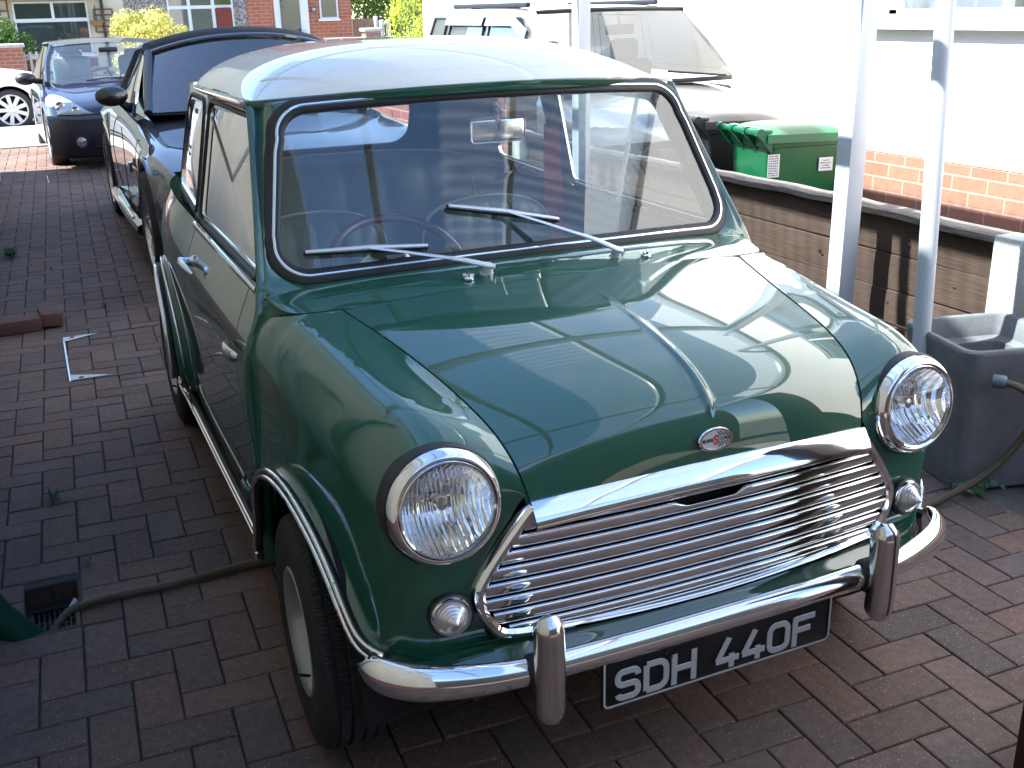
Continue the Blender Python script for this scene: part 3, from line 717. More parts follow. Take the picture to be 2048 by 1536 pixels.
    def grow(L,d):
        cy=sum(p[0] for p in L)/len(L); cz=sum(p[1] for p in L)/len(L); o=[]; m=len(L)
        for i in range(m):
            a=Vector(L[i-1]); b=Vector(L[(i+1)%m]); t=(b-a); nn=Vector((t.y,-t.x)); 
            if nn.length<1e-9: nn=Vector((L[i][0]-cy,L[i][1]-cz))
            nn.normalize()
            if nn.dot(Vector((L[i][0]-cy,L[i][1]-cz)))<0: nn=-nn
            o.append((L[i][0]+nn.x*d,L[i][1]+nn.y*d))
        return o
    # panel with holes: build as fan strips from window outline to a bounding cell
    def cell(L,box,name,par):
        y0,z0,y1,z1=box; m=len(L); O=[]
        for (y,z) in L:
            cy=(y0+y1)/2; cz=(z0+z1)/2; dy=(y-cy)/((y1-y0)/2); dz=(z-cz)/((z1-z0)/2); k=max(abs(dy),abs(dz)); O.append((cy+(y-cy)/k,cz+(z-cz)/k))
        rows=[[(gx_(a[1]+(b[1]-a[1])*t,a[0]+(b[0]-a[0])*t),a[0]+(b[0]-a[0])*t,a[1]+(b[1]-a[1])*t) for a,b in zip(L,O)] for t in (0,.5,1)]
        inn_=[(p[0]-.018,p[1],p[2]) for p in rows[0]]
        return f_(G().grid([inn_]+rows,closev=True)).build(name,M['green'],par)
    # door frame: parallelogram cell handled with skew
    SK=lambda L,s: [(y-s*(z-.875),z) for y,z in L]
    s_=.62
    fr=grow(dw,.0)
    def skewcell():
        L=dw; m=len(L); O=[]
        for (y,z) in L:
            yf=.395+(z-.868)*(.628-.395)/(1.262-.868)-.012; y0,y1=yf,1.30; cz=1.066; cy=(y0+y1)/2+.0
            dy=(y-cy)/((y1-y0)/2); dz=(z-cz)/((1.258-.872)/2)
            k=max(abs(dy),abs(dz)); z2=cz+(z-cz)/k; yf2=.395+(z2-.868)*(.628-.395)/(1.262-.868)-.012
            if abs(dz)>=abs(dy): y2=yf2+(y-yf)/(y1-yf)*(1.30-yf2)
            else: y2=1.30 if dy>0 else yf2; z2=z
            O.append((y2,z2))
        rows=[[(gx_(a[1]+(b[1]-a[1])*t,a[0]+(b[0]-a[0])*t),a[0]+(b[0]-a[0])*t,a[1]+(b[1]-a[1])*t) for a,b in zip(L,O)] for t in (0,.5,1)]
        inn_=[(p[0]-.018,p[1],p[2]) for p in rows[0]]
        return f_(G().grid([inn_]+rows,closev=True)).build('window_frame',M['green'],door)
    skewcell()
    cell(qw,(1.303,.874,1.87,1.246),'quarter_panel',mini)
    def band(L,a,b,h,name,mat,par):
        A=grow(L,a); B=grow(L,b)
        rows=[[(gx_(z,y)-.004,y,z) for y,z in A],[(gx_(z,y)+h,y,z) for y,z in grow(L,a*.75+b*.25)],[(gx_(z,y)+h,y,z) for y,z in grow(L,a*.25+b*.75)],[(gx_(z,y)-.012,y,z) for y,z in B]]
        return f_(G().grid(rows,closev=True)).build(name,mat,par)
    band(dw,.004,-.012,.005,'door_seal',M['rubber'],door)
    band(dw,-.012,-.024,-.002,'window_channel',M['chrome'],door)
    band(qw,.004,-.010,.005,'quarter_seal',M['rubber'],mini)
    band(qw,-.010,-.022,.002,'quarter_trim',M['chrome'],mini)
    def pane(L,name,par,off=-.006):
        C_=(sum(p[0] for p in L)/len(L),sum(p[1] for p in L)/len(L))
        rows=[[(gx_(C_[1]+(z-C_[1])*s,C_[0]+(y-C_[0])*s)+off+.004*(1-s*s),C_[0]+(y-C_[0])*s,C_[1]+(z-C_[1])*s) for y,z in L] for s in (.001,.35,.7,1)]
        f_(G().grid(rows,closev=True)).build(name,M['side_glass'],par)
    pane(grow(dw,-.014),'door_window',door); pane(grow(qw,-.014),'quarter_window',mini)
    f_(G().box((gx_(1.05,.86)-.004,.86,1.055),(.006,.018,.33),rot=Matrix.Rotation(R(11.6),3,'Y'))).build('sliding_window_edge',M['steel'],door)
    # sill trim with bright beads
    sill=[(.700,.325,.285),(.690,.36,.245),(.672,.45,.228),(.672,1.0,.228),(.672,1.6,.228),(.684,1.66,.26),(.690,1.70,.30)]+[(.709*taper(2.03+.345*math.cos(a)),2.03+.345*math.cos(a),.25+.345*math.sin(a)) for a in np.linspace(PI-.10,.25,22)]
    sc_=cubic([ (x,y,z) for x,y,z in sill],90)
    rows=[]; ob=[]
    for a in np.linspace(PI+.02,.15,40):
        y0,z0=2.03+.347*math.cos(a),.25+.347*math.sin(a); y1,z1=2.03+.378*math.cos(a),.25+.378*math.sin(a); y2,z2=2.03+.392*math.cos(a),.25+.392*math.sin(a)
        xt=.705*taper(y0); xb=prof(max(.24,z1))*taper(y1); xc=prof(max(.24,z2))*taper(y2)
        rows.append([(xt-.03,y0,z0),(xt,y0,z0),(xt-.004,y0*.6+y1*.4,z0*.6+z1*.4),(xb+.010,y1,z1),(xc-.004,y2,z2)]); ob.append((xb+.013,y1,z1))
    f_(G().grid(rows)).build('arch_lip',M['green'],mini,angle=60); f_(G().tube(ob,.0045,8)).build('arch_bead',M['chrome'],mini)
    wt=f_(G().tube(sc_,.017,8,sx=.8,sy=.8)).build('wheel_arch_trim',M['rubber'],mini)
    for o_,r_ in (((.010,0,.010),.0055),((.012,0,-.006),.0055)):
        f_(G().tube([(p[0]+o_[0],p[1],p[2]+o_[2]) for p in sc_],r_,8)).build('bright_bead',M['chrome'],wt)
    lipc=[(p[0]+.003,p[1],p[2]) for p in WP[:,-1] if p[1]>-.362 and p[2]>.345]
    ac=cubic([(lipc[0][0]-.004,.327,.262),(lipc[0][0]-.002,.326,.30)]+[q_ for q_ in lipc[::4] if q_[2]>.33]+[lipc[-1]],90)
    wt=f_(G().tube(ac,.014,8,sx=.8,sy=.8)).build('wheel_arch_trim',M['rubber'],mini)
    for o_,r_ in (((.005,0,.011),.0052),((.0105,0,-.003),.0052)):
        f_(G().tube([(p[0]+o_[0],p[1],p[2]+o_[2]) for p in ac],r_,8)).build('bright_bead',M['chrome'],wt)
# ---- rear
gx2=lambda z: .602-.205*(z-.83)
rw=[]
rear=[(2.50,.30),(2.52,.50),(2.50,.70),(2.44,.84),(2.36,.90)]
rows=[[(s*(.50 if k<4 else .56),y-.10*abs(s)**4,z) for s in np.linspace(-1,1,21)] for k,(y,z) in enumerate(rear)]
g=G().grid(surf(rows,14,30)); g.build('boot_panel',M['green'],mini)
# rear screen panel with window hole
def RS(X,v): X=X*(.80-.06*v); return Vector((X,2.29-.22*v-.12*(X/.5)**4,.90+.325*v))
def rloop(hx,v0,v1,r):
    pts=[(a,b) for a,b in rrect(hx,(v1-v0)/2*.40,r,8)]
    return [(a,(v0+v1)/2+b/.40) for a,b in pts]
Lh=rloop(.46,.13,.80,.10)
rows=[]
for t in (0,.5,1):
    row=[]
    for x,v in Lh:
        k=max(abs(x)/.60,abs(v-.47)/.50); X=x+(x/k-x)*t*.93; V=v+((v-.47)/k+.47-v)*t; row.append(tuple(RS(X,V)))
    rows.append(row)
g=G().grid(rows,closev=True); g.build('rear_panel',M['green'],mini)
g=G().grid([[tuple(RS(x*s,.465+(v-.465)*s)+Vector((0,.004,0))) for x,v in Lh] for s in (.001,.5,1)],closev=True); g.build('rear_window',M['glass'],mini)
G().tube([tuple(RS(x,v)+Vector((0,-.004,0))) for x,v in Lh],.011,8,closed=True).build('rear_seal',M['rubber'],mini)
# C pillar outer closing panel
for sx in (-1,1):
    rows=[]
    for z in np.linspace(.87,1.236,8):
        t=(z-.87)/.37; rows.append([(sx*(.632-.205*(z-.83)-.0304),1.868,z),(sx*(.583-.205*(z-.83)),1.94-.02*t,z),(sx*(.545-.19*(z-.83)),2.02-.06*t,z),(sx*(.48-.15*(z-.83)),2.12-.12*t,z),(sx*(.40-.12*(z-.83)),2.20-.17*t,z)])
    G().grid(rows).build('rear_pillar',M['green'],mini)
# ---- wipers
def wiper(piv,a,b,k=.5):
    base=Vector(piv); w_=G(); a=Vector(a); b=Vector(b)
    w_.lathe([(.0165,-.006),(.0165,-.001),(.012,.003),(.012,.008),(.0105,.014),(.0115,.020),(.009,.025),(.001,.026)],base,(0,-.35,.94),20)
    o=w_.build('wiper',M['satin'],mini); up=Vector((0,-.86,.5)).normalized()
    top=base+Vector((0,-.008,.020)); tip=a.lerp(b,k)+up*.018; mid=top.lerp(tip,.34)+up*.010
    G().tube([top+(top-tip).normalized()*.014,top,top.lerp(mid,.6)+up*.003,mid],[.0075,.0100,.0090,.0070],10,sx=1.25,sy=.6).build('arm',M['satin'],o)
    G().tube([mid,top.lerp(tip,.68)+up*.006,tip],[.0060,.0052,.0046],8,sx=1.5,sy=.6).build('arm',M['satin'],o)
    G().tube([a+up*.011,a.lerp(b,.12)+up*.013,a.lerp(b,.3)+up*.015,a.lerp(b,.5)+up*.019,a.lerp(b,.7)+up*.015,a.lerp(b,.88)+up*.013,b+up*.011],[.0055,.0065,.0070,.0080,.0070,.0065,.0055],8,sx=1.1,sy=.75).build('blade_holder',M['satin'],o)
    G().tube([a+(a-b)*.012+up*.003,b+(b-a)*.012+up*.003],.0036,8,sx=1,sy=1.7).build('rubber_blade',M['rubber'],o)
wiper((-.173,.176,.905),tuple(WS(-.528,.130)+NRM*.008),tuple(WS(-.262,.082)+NRM*.008),.50)
wiper((.149,.174,.905),tuple(WS(-.195,.300)+NRM*.008),tuple(WS(.068,.150)+NRM*.008),.52)
for sx in (-1,1): 
    G().lathe([(.012,0),(.012,.004),(.007,.006),(.006,.012),(.001,.013)],(sx*.223,.162,.902),(0,-.1,1),14).tube([(sx*.213,.155,.911),(sx*.233,.169,.911)],.003,8).build('washer_jet',M['chrome'],mini)
# ---- interior
g=G(); g.box((0,1.3,.30),(1.2,1.9,.03)); g.build('floor_carpet',M['dash'],mini)
g=G(); 
for sx in (-1,1): g.grid([[(sx*.60,y,z) for y in np.linspace(.35,2.3,5)] for z in (.3,.6,.86)])
g.build('side_trim',M['vinyl'],mini)
g=G().grid([[(x,.40+.07*(x/.6)**2+k*.03,.885-k*.012) for x in np.linspace(-.58,.58,15)] for k in range(4)]); g.grid([[(x,.55,.845-k*.05) for x in np.linspace(-.58,.58,9)] for k in range(5)]); g.build('dashboard',M['dash'],mini)
g=G().grid([[(x*(1-.22*max(0,(y-1.4)/.45)),y,1.256+.035*(1-(x/.50)**2)) for x in np.linspace(-.50,.50,11)] for y in np.linspace(.64,1.86,9)]); g.build('headlining',M['headlining'],mini)
def seatshape(cx,cy,wd,zt,zb,th=.10,lean=.16,name='seat'):
    # back with fluted panels
    rows=[]
    t0=.66 if name=='seat' else .84
    for k,u_ in enumerate(np.linspace(0,1,32)):
        t=1-(1-u_)**1.6*1.0; z=zb+(zt-zb)*t; ww_=wd*(1-.05*t)*max(.02,(1-max(0,(t-t0)/(1-t0))**3.0))**.42; row=[]
        y=cy+lean*(z-zb)
        for s in np.linspace(-1,1,61):
            fl2=.011*abs(math.sin(s*ww_/wd*PI*3.5))**.6*(1 if abs(s)<.88 and t<.95 else 0)
            row.append((cx+s*ww_,y-th*.5*(1-abs(s)**4)*(1-(max(0,t-.8)/.2)**2*.85)-fl2,z))
        rows.append(row)
    back=[[(x,2*(cy+lean*(z-zb))-y+.02,z) for x,y,z in r_] for r_ in rows]
    g=G().grid(rows); g.grid(back); g.grid([rows[-1],back[-1]]); g.grid([[r_[0] for r_ in rows],[r_[0] for r_ in back]]); g.grid([[r_[-1] for r_ in rows],[r_[-1] for r_ in back]])
    st=g.build(name,M['vinyl'],mini,angle=60)
    cu=[]
    for s in np.linspace(-1,1,25): cu.append((cx+s*wd*.98,cy-.02-.34*(1-.12*abs(s)**3),zb+.02))
    g=G().grid([[(p[0],p[1]+.34*q,p[2]+.045*math.sin(PI*min(1,q*1.0+.0))+(.0 if q>0 else -.03)) for p in cu] for q in np.linspace(0,1,10)]); g.build('cushion',M['vinyl'],st)
    edge=[rows[k][0] for k in range(32)]+[rows[k][-1] for k in range(31,-1,-1)]
    G().tube([ (p[0],p[1]-.006,p[2]+.002) for p in edge],.0036,6).build('piping',M['trim_white'],st)
seatshape(-.30,1.16,.235,.885,.45); seatshape(.27,1.16,.235,.885,.45); seatshape(0,1.86,.545,.955,.50,th=.12,lean=.30,name='rear_bench')
# steering wheel
sw_c=Vector((-.215,.70,.815)); ax=Vector((0,-.62,.785)).normalized(); q=ax.to_track_quat('Z','Y').to_matrix()
sw_c=Vector((-.19,.735,.80))
g=G().tube([tuple(sw_c+q@Vector((.185*math.cos(a),.185*math.sin(a),0))) for a in np.linspace(0,2*PI,48,endpoint=False)],.0120,10,closed=True)
st=g.build('steering_wheel',mottled('dark_wood_rim',(.09,.055,.04),(.15,.10,.07),9,.25,40,.1),mini)
g=G()
for a in (R(5),R(175),R(-90)): g.tube([tuple(sw_c-ax*.03),tuple(sw_c+q@Vector((.18*math.cos(a),.18*math.sin(a),0)))],.006,8)
g.lathe([(.001,-.012),(.03,-.016),(.045,-.03),(.045,-.045)],sw_c,ax,24); g.build('spokes_and_hub',M['steel'],st)
G().tube([tuple(sw_c-ax*.04),tuple(sw_c-ax*.35)],.02,10).build('column',M['black'],st)
# instrument pod
G().lathe([(.075,-.03),(.075,.015),(.068,.022),(.064,.014),(.001,.012)],(-.30,.50,.845),(0,.9,.3),28).build('speedometer',M['steel'],mini)
# interior mirror
mc=Vector((.027,.555,1.168)); g=G().box((0,0,0),(.148,.012,.062),bev=.010,seg=3); g.v=[tuple(Vector(p)+mc) for p in g.v]
mr_=g.build('rear_view_mirror',M['old_chrome'],mini)
G().tube([tuple(mc+Vector((0,0,.0))),tuple(mc+Vector((0,-.02,.05))),(0.02,.54,1.235)],.006,8).build('stem',M['steel'],mr_)
# belts
for sx in (-1,1):
    G().poly([(sx*.520,1.295,1.09),(sx*.560,1.265,1.09),(sx*.563,1.235,.66),(sx*.505,1.275,.66)],(-.001*sx,.004,0)).build('seat_belt',M['red_web'],mini)
    G().box((sx*.545,1.29,1.10),(.04,.03,.05),bev=.006).build('belt_anchor',M['black'],mini)
# ================= setting =================
def st(o,**k): o['kind']='structure'; return o
rnd=random.Random(3)
# base ground
gm=mottled('rough_ground',(.10,.095,.085),(.16,.15,.13),3,.95,30,.4,.01)
g=G().grid([[(x,y,-.32) for x in np.linspace(-60,80,3)] for y in np.linspace(-30,120,3)]); st(g.build('ground',gm))
# paving of blocks: sand bed + herringbone blocks
XL,XR,YB,YF=-1.465,1.46,-4.9,12.35
g=G().box(((XL+XR)/2,(YB+YF)/2,-.165),(XR-XL,YF-YB,.30)); sand=mottled('jointing_sand',(.022,.019,.016),(.045,.04,.034),40,.95,200,.3,.002)
hole=(-1.245,-1.115,.69,.935)
g=G()
def slab(x0,x1,y0,y1,z=-.008): g.add([(x0,y0,z),(x1,y0,z),(x1,y1,z),(x0,y1,z)],[(0,1,2,3)])
slab(XL,hole[0],YB,YF); slab(hole[1],XR,YB,YF); slab(hole[0],hole[1],YB,hole[2]); slab(hole[0],hole[1],hole[3],YF)
st(g.build('driveway_sand_joints',sand,smooth=False))
verts=[];faces=[];cols=[]
ang=R(-2.0); ca,sa=math.cos(ang),math.sin(ang); ox,oy=-1.0305,.163; U=.0995
def shade(x,y):
    b=rnd.random()
    base=[(.170,.108,.082),(.155,.102,.081),(.140,.099,.083),(.186,.108,.081)][rnd.choices(range(4),[4,4,3,1.4])[0]]
    k=.85+.28*rnd.random(); return tuple(c*k for c in base)
def paver(u0,v0,du,dv):
    cx,cy=(u0+du/2)*U,(v0+dv/2)*U; X=ox+cx*ca-cy*sa; Y=oy+cx*sa+cy*ca
    if not(XL-.1<X<XR+.06 and YB<Y<YF-.1): return
    clampside=None
    if hole[0]-du*U/2<X<hole[1]+du*U/2 and hole[2]-dv*U/2<Y<hole[3]+dv*U/2:
        cs=[(X-hole[1],'x+'),(hole[0]-X,'x-'),(Y-hole[3],'y+'),(hole[2]-Y,'y-')]; cs.sort(); 
        if cs[-1][0]<.004: return
        clampside=cs[-1][1]
    hx,hy=du*U/2-.0018,dv*U/2-.0018; z=rnd.uniform(-.0012,.0012); tx,ty=rnd.uniform(-.006,.006),rnd.uniform(-.006,.006); rt=rnd.uniform(-.006,.006)
    o=len(verts)
    for inset,dz in ((0,-.007),(.0,-.0045),(.0035,0),(.0,0)):
        pass
    rings=[(0,-.012),(0,-.0045),(.0014,-.0012),(.0045,0)]
    for ins,dz in rings:
        for sx,sy in ((-1,-1),(1,-1),(1,1),(-1,1)):
            a=cx+sx*(hx-ins)+rt*sy*hy; b=cy+sy*(hy-ins)-rt*sx*hx
            x=ox+a*ca-b*sa; y=oy+a*sa+b*ca
            x=min(max(x,XL),XR)
            if clampside=='x+': x=max(x,hole[1]+.001+ins)
            elif clampside=='x-': x=min(x,hole[0]-.001-ins)
            elif clampside=='y+': y=max(y,hole[3]+.001+ins)
            elif clampside=='y-': y=min(y,hole[2]-.001-ins)
            verts.append((x,y,z+dz+tx*(a-cx)+ty*(b-cy)))
    c=shade(X,Y)
    for r_ in range(3):
        for k in range(4):
            faces.append((o+r_*4+k,o+r_*4+(k+1)%4,o+r_*4+4+(k+1)%4,o+r_*4+4+k)); cols.append(c)
    faces.append((o+12,o+13,o+14,o+15)); cols.append(c)
for i in range(-12,32):
    for j in range(-55,130):
        k=(i-j+3)%4
        if k==0: paver(i,j,2,1)
        elif k==3: paver(i,j,1,2)
me=bpy.data.meshes.new('driveway'); me.from_pydata(verts,[],faces)
ca_=me.color_attributes.new('tint','FLOAT_COLOR','CORNER')
arr=np.repeat(np.array([c+(1,) for c in cols],dtype=np.float32),4,axis=0).ravel(); ca_.data.foreach_set('color',arr)
m=Mt('block_paving',(.1,.07,.06),.82); at=m.n('ShaderNodeAttribute',attribute_name='tint')
sp=m.noise(210,2); spk=m.ramp(sp,[(.655,(0,0,0)),(.72,(1,1,1))]); big=m.ramp(m.noise(1.1,5),[(.3,(.62,.62,.66)),(.7,(1.15,1.1,1.05))])
c1=m.mix(1.0,at.outputs['Color'],big,'MULTIPLY'); mid=m.ramp(m.noise(45,5),[(.3,(.72,.72,.72)),(.75,(1.15,1.15,1.15))]); c2=m.mix(1.0,c1,mid,'MULTIPLY'); c3=m.mix(spk,c2,(.46,.42,.39))
m.col(c3); m.bump(m.noise(260,4),.55,.0022); 
rr_=m.n('ShaderNodeMapRange'); rr_.inputs[3].default_value=.62; rr_.inputs[4].default_value=.95; m.l(m.noise(7,4),rr_.inputs[0]); m.l(rr_.outputs[0],m.b.inputs['Roughness'])
me.materials.append(m.m); o=bpy.data.objects.new('driveway',me); COL.objects.link(o); o['kind']='structure'
# kerb edge, road, far pavement
conc=mottled('kerb_concrete',(.30,.29,.27),(.42,.41,.38),6,.9,60,.4,.004)
asph=mottled('road_asphalt',(.085,.083,.08),(.12,.118,.112),5,.92,160,.6,.004)
g=G().box((5,12.42,-.06),(60,.12,.14),bev=.01); st(g.build('kerb',conc))
g=G().box((5,14.0,-.10),(80,3.0,.16)); st(g.build('pavement',mottled('pavement_slabs',(.33,.31,.28),(.42,.40,.37),2,.9,50,.3,.003)))
g=G().grid([[(x,y,-.10) for x in (-40,60)] for y in (15.5,20.5)]); st(g.build('road',asph))
g=G().box((5,21.7,-.04),(80,2.4,.14)); st(g.build('far_pavement',conc))
g=G().box((5,24.6,-.02),(80,3.4,.12)); st(g.build('far_front_gardens',mottled('garden_paving',(.22,.19,.17),(.30,.26,.22),4,.9,30,.3,.004)))
# mossy concrete strip and soil at the right of the paving
moss=mottled('mossy_concrete',(.07,.068,.045),(.15,.145,.12),7,.95,60,.8,.01)
g=G()
rows=[[(x,y,.0+.008*math.sin(9*x+7*y)*math.sin(5*y-3*x)-.012) for x in np.linspace(1.462,1.90,14)] for y in np.linspace(-4.8,10,220)]
g.grid(rows); st(g.build('side_border_ground',moss))
g=G().grid([[(x,y,-.30) for x in (1.90,9)] for y in (-4,12.3)]); st(g.build('neighbour_driveway',mottled('pale_concrete_drive',(.34,.32,.29),(.42,.40,.36),2,.9,40,.3,.004)))

# ---------- left house (only its corner pipe and drain show in front of the lens; the wall mirrors in the cars)
cream=mottled('cream_render',(.46,.41,.31),(.55,.49,.38),2.5,.9,70,.5,.006)
lh=thing('rendered_house','cream rendered house wall along the left edge of the driveway','house',(-1.47,2,0))
XW=-1.47
g=G().box((-1.5,1.55,2.05),(3.0,13.0,3.7)); g.v=[(x,y,z) for x,y,z in g.v]; g.build('wall',cream,lh,smooth=False)
brk=brickmat('red_brick_plinth',(.22,.075,.045),(.16,.055,.035),(.30,.27,.23),axes='YZ')
g=G().box((-.0+.012-.15,1.55,.10),(.30,13.02,.44)); g.build('plinth',brk,lh,smooth=False)
g=G().box((.05,1.55,3.94),(.34,13.2,.16)); g.build('eaves',M['upvc'],lh,smooth=False)
for yy in (4.6,6.3):
    fr=G().box((.012,yy,1.55),(.05,1.15,1.0)).build('window',M['upvc'],lh,smooth=False)
    G().box((.040,yy-.27,1.55),(.006,.48,.86)).box((.040,yy+.27,1.55),(.006,.48,.86)).build('pane',Mt('dark_glazing',(.02,.025,.03),.05).m,fr,smooth=False)
g=G()
for y0 in (-.9,-.62):
    g.tube(cubic([(.01,y0,1.30),(.05,y0,1.30),(.075,y0,1.27),(.075,y0,1.2),(.075,y0,.6),(.075,y0,.06)],24),.036,12)
g.build('waste_pipes',mottled('grey_pipe',(.40,.39,.36),(.46,.45,.42),5,.5,40,.1),lh)
tag(G().tube([(-1.345,9.46,0),(-1.345,9.46,1.2),(-1.345,9.46,2.4),(-1.345,9.46,4.3)],.034,14).box((-1.40,9.46,1.9),(.11,.09,.03),bev=.005).box((-1.40,9.46,.25),(.11,.09,.03),bev=.005).build('drainpipe',M['upvc']),'white round downpipe at the house corner near the far drive entrance','pipe')
# drain gully with grate
dr=thing('drain_gully','brick lined square drain gully with black grate at the left edge of the paving','drain',(-1.18,.81,0))
db=brickmat('gully_brick',(.10,.055,.045),(.08,.05,.045),(.05,.045,.04),.2,.065,axes='XZ')
g=G(); hx,hy=(hole[1]-hole[0])/2+.035,(hole[3]-hole[2])/2+.035
hx0,hy0=hx-.035,hy-.035
def ringbox(g,hx,hy,t,z0,z1):
    for c,d in (((0,hy-t/2),(2*hx,t)),((0,-hy+t/2),(2*hx,t)),((hx-t/2,0),(t,2*hy-2*t)),((-hx+t/2,0),(t,2*hy-2*t))): g.box((c[0],c[1],(z0+z1)/2),(d[0],d[1],z1-z0),bev=.003)
ringbox(g,hx+.012,hy+.012,.045,-.12,-.004); g.build('brick_rim',db,dr,smooth=False)
g=G()
for k in range(9): g.box((-.052+k*.013,-.02,-.062),(.004,.20,.010),bev=.001)
for k in range(5): g.box((0,-.11+k*.045,-.066),(.115,.004,.006))
g.box((0,.078,-.06),(.12,.01,.014)).box((0,-.118,-.06),(.12,.01,.014)).box((.058,-.02,-.06),(.008,.2,.014)).box((-.058,-.02,-.06),(.008,.2,.014))
g.build('grate',M['black'],dr,smooth=False)
g=G().box((0,0,-.17),(.2,.3,.02)); g.build('gully_floor',M['dark'],dr,smooth=False)
gp=mottled('green_pipe',(.006,.06,.035),(.008,.08,.045),5,.35,40,.1)
tag(G().tube([(-1.225,.70,-.05),(-1.30,.715,.05),(-1.36,.72,.18),(-1.385,.72,.40),(-1.385,.72,2.4)],.040,16).build('green_drainpipe',gp),'dark green waste pipe slanting down into the drain gully','pipe')
sk=G().tube([(-1.118,.762,.028),(-1.150,.742,-.006)],.0065,10); sk=tag(sk.build('plastic_stick',mottled('pale_blue_plastic',(.45,.52,.66),(.55,.6,.7),9,.5,20,0)),'short pale blue and orange stick poking out of the drain grate','stick')
G().tube([(-1.1502,.7418,-.0062),(-1.166,.732,-.022)],.0063,10).build('orange_tip',Mt('orange_tip',(.5,.2,.1),.6).m,sk)
# hose
m=Mt('braided_hose',(.11,.085,.06),.42); tc=m.n('ShaderNodeTexCoord'); ch=m.n('ShaderNodeTexWave'); ch.bands_direction='DIAGONAL'; ch.inputs['Scale'].default_value=95; m.l(tc.outputs['Object'],ch.inputs[0]); m.bump(ch.outputs['Fac'],.8,.002)
m.col(m.mix(ch.outputs['Fac'],(.06,.044,.028),(.20,.145,.085))); hosem=m.m
hp=cubic([(1.452,.150,.385),(1.470,.112,.378),(1.500,.090,.345),(1.515,.085,.29),(1.515,.11,.22),(1.485,.15,.13),(1.43,.185,.06),(1.35,.20,.026),(1.22,.19,.016),(1.0,.25,.014),(.6,.42,.014),(.1,.58,.014),(-.35,.70,.014),(-.64,.762,.014),(-.87,.748,.014),(-1.02,.755,.014),(-1.12,.745,.012),(-1.16,.73,-.005),(-1.19,.71,-.035),(-1.20,.70,-.08)],160)
hs=tag(G().tube(hp,.0112,14).build('garden_hose',hosem),'brown braided hose running from the stone planter under the green car to the drain','hose')
G().lathe([(.020,-.01),(.021,.0),(.0205,.022),(.0165,.028),(.014,.028)],(1.436,.168,.386),(.6,-.8,.0),16,cap=True).build('connector',mottled('grey_blue_plastic',(.10,.14,.17),(.14,.18,.2),9,.4,40,.1),hs)
# manhole frames
def manhole(name,label,pts,plates,cat):
    c=np.mean(pts,0); t=thing(name,label,cat,(c[0],c[1],0)); g0=G(); g1=G(); n=len(pts)
    for ei,(a,b) in enumerate(zip(pts,pts[1:]+pts[:1])):
        g=g0 if ei==n-1 else g1
        a=Vector((a[0]-c[0],a[1]-c[1],.0)); b=Vector((b[0]-c[0],b[1]-c[1],.0)); d=(b-a).normalized(); nn=Vector((-d.y,d.x,0))*.0035; h=Vector((0,0,.0035)); l=Vector((0,0,-.01))
        g.add([a-nn+l,b-nn+l,b+nn+l,a+nn+l,a-nn+h,b-nn+h,b+nn+h,a+nn+h],[(4,5,6,7),(0,1,5,4),(2,3,7,6),(1,2,6,5),(3,0,4,7)])
    g0.build('frame',M['steel'],t,smooth=False); g1.build('dark_frame',mottled('dark_steel',(.05,.045,.04),(.16,.15,.14),30,.7,60,.3,.002),t,smooth=False)  # closing edge in plain steel, other edges mottled darker
    wp=mottled('pale_metal_plate',(.55,.55,.53),(.66,.66,.64),12,.5,60,.1)
    for p,dx,dy in plates:
        x,y=p[0]-c[0],p[1]-c[1]
        pl_=G().poly([(x,y,.004),(x+dx,y,.004),(x,y+dy,.004)] if dx*dy>0 else [(x,y,.004),(x,y+dy,.004),(x+dx,y,.004)],(0,0,.002)).build('corner_plate',wp,t,smooth=False)
        G().lathe([(.011,.0062),(.0105,.0072),(.001,.0074)],(x+dx*.25,y+dy*.25,0),(0,0,1),12).build('key_hole',M['dark'],pl_)
    return t
manhole('manhole_cover','recessed manhole cover filled with paving blocks, pale corner plates, beside the green car',[(-1.035,2.72),(-.36,2.70),(-.34,3.46),(-1.03,3.43)],[((-1.030,3.426),.155,-.075),((-1.030,2.727),.165,.075)],'manhole')
manhole('manhole_cover','small recessed manhole frame in the paving further up beside the black roadster',[(-.90,8.95),(-.50,8.98),(-.49,9.55),(-.90,9.53)],[],'manhole')
# loose bricks
bk=mottled('loose_brick',(.16,.075,.055),(.11,.06,.05),12,.9,80,.5,.004)
tag(G().box((0,0,0),(.215,.10,.065),bev=.005).build('loose_brick',bk,loc=(-1.225,3.66,.034)),'loose brick lying flat beside its raised neighbour at the left house wall','brick','loose bricks by the wall').rotation_euler=(0,0,R(4))
tag(G().box((0,0,0),(.10,.215,.065),bev=.005).build('loose_brick',bk,loc=(-1.072,3.745,.042)),'loose brick set end-on, the right one of the two on the paving','brick','loose bricks by the wall').rotation_euler=(0,R(4),R(3))
# weeds
leafm=mottled('weed_leaf',(.035,.085,.018),(.06,.13,.03),20,.6,50,0)
def weed(x,y,n,s,label,kind=0,z=0):
    g=G(); r_=random.Random(int(x*1000+y*77))
    for k in range(n):
        a=r_.uniform(0,2*PI); L=s*r_.uniform(.5,1.1); h=L*r_.uniform(.25,.9); wdt=s*(.05 if kind==0 else .22)
        d=Vector((math.cos(a),math.sin(a),0)); p=Vector((-d.y,d.x,0))*wdt; b=Vector((r_.uniform(-.2,.2)*s,r_.uniform(-.2,.2)*s,0))
        m1=b+d*L*.5+Vector((0,0,h)); t=b+d*L+Vector((0,0,h*.75))
        g.add([b,m1-p,t,m1+p],[(0,1,2,3)])
    return tag(g.build('weed',leafm,loc=(x,y,z+.001),smooth=False),label,'weed','weeds in the joints')
weed(-1.245,5.58,70,.085,'bushy green weed in the joints furthest up beside the left wall')
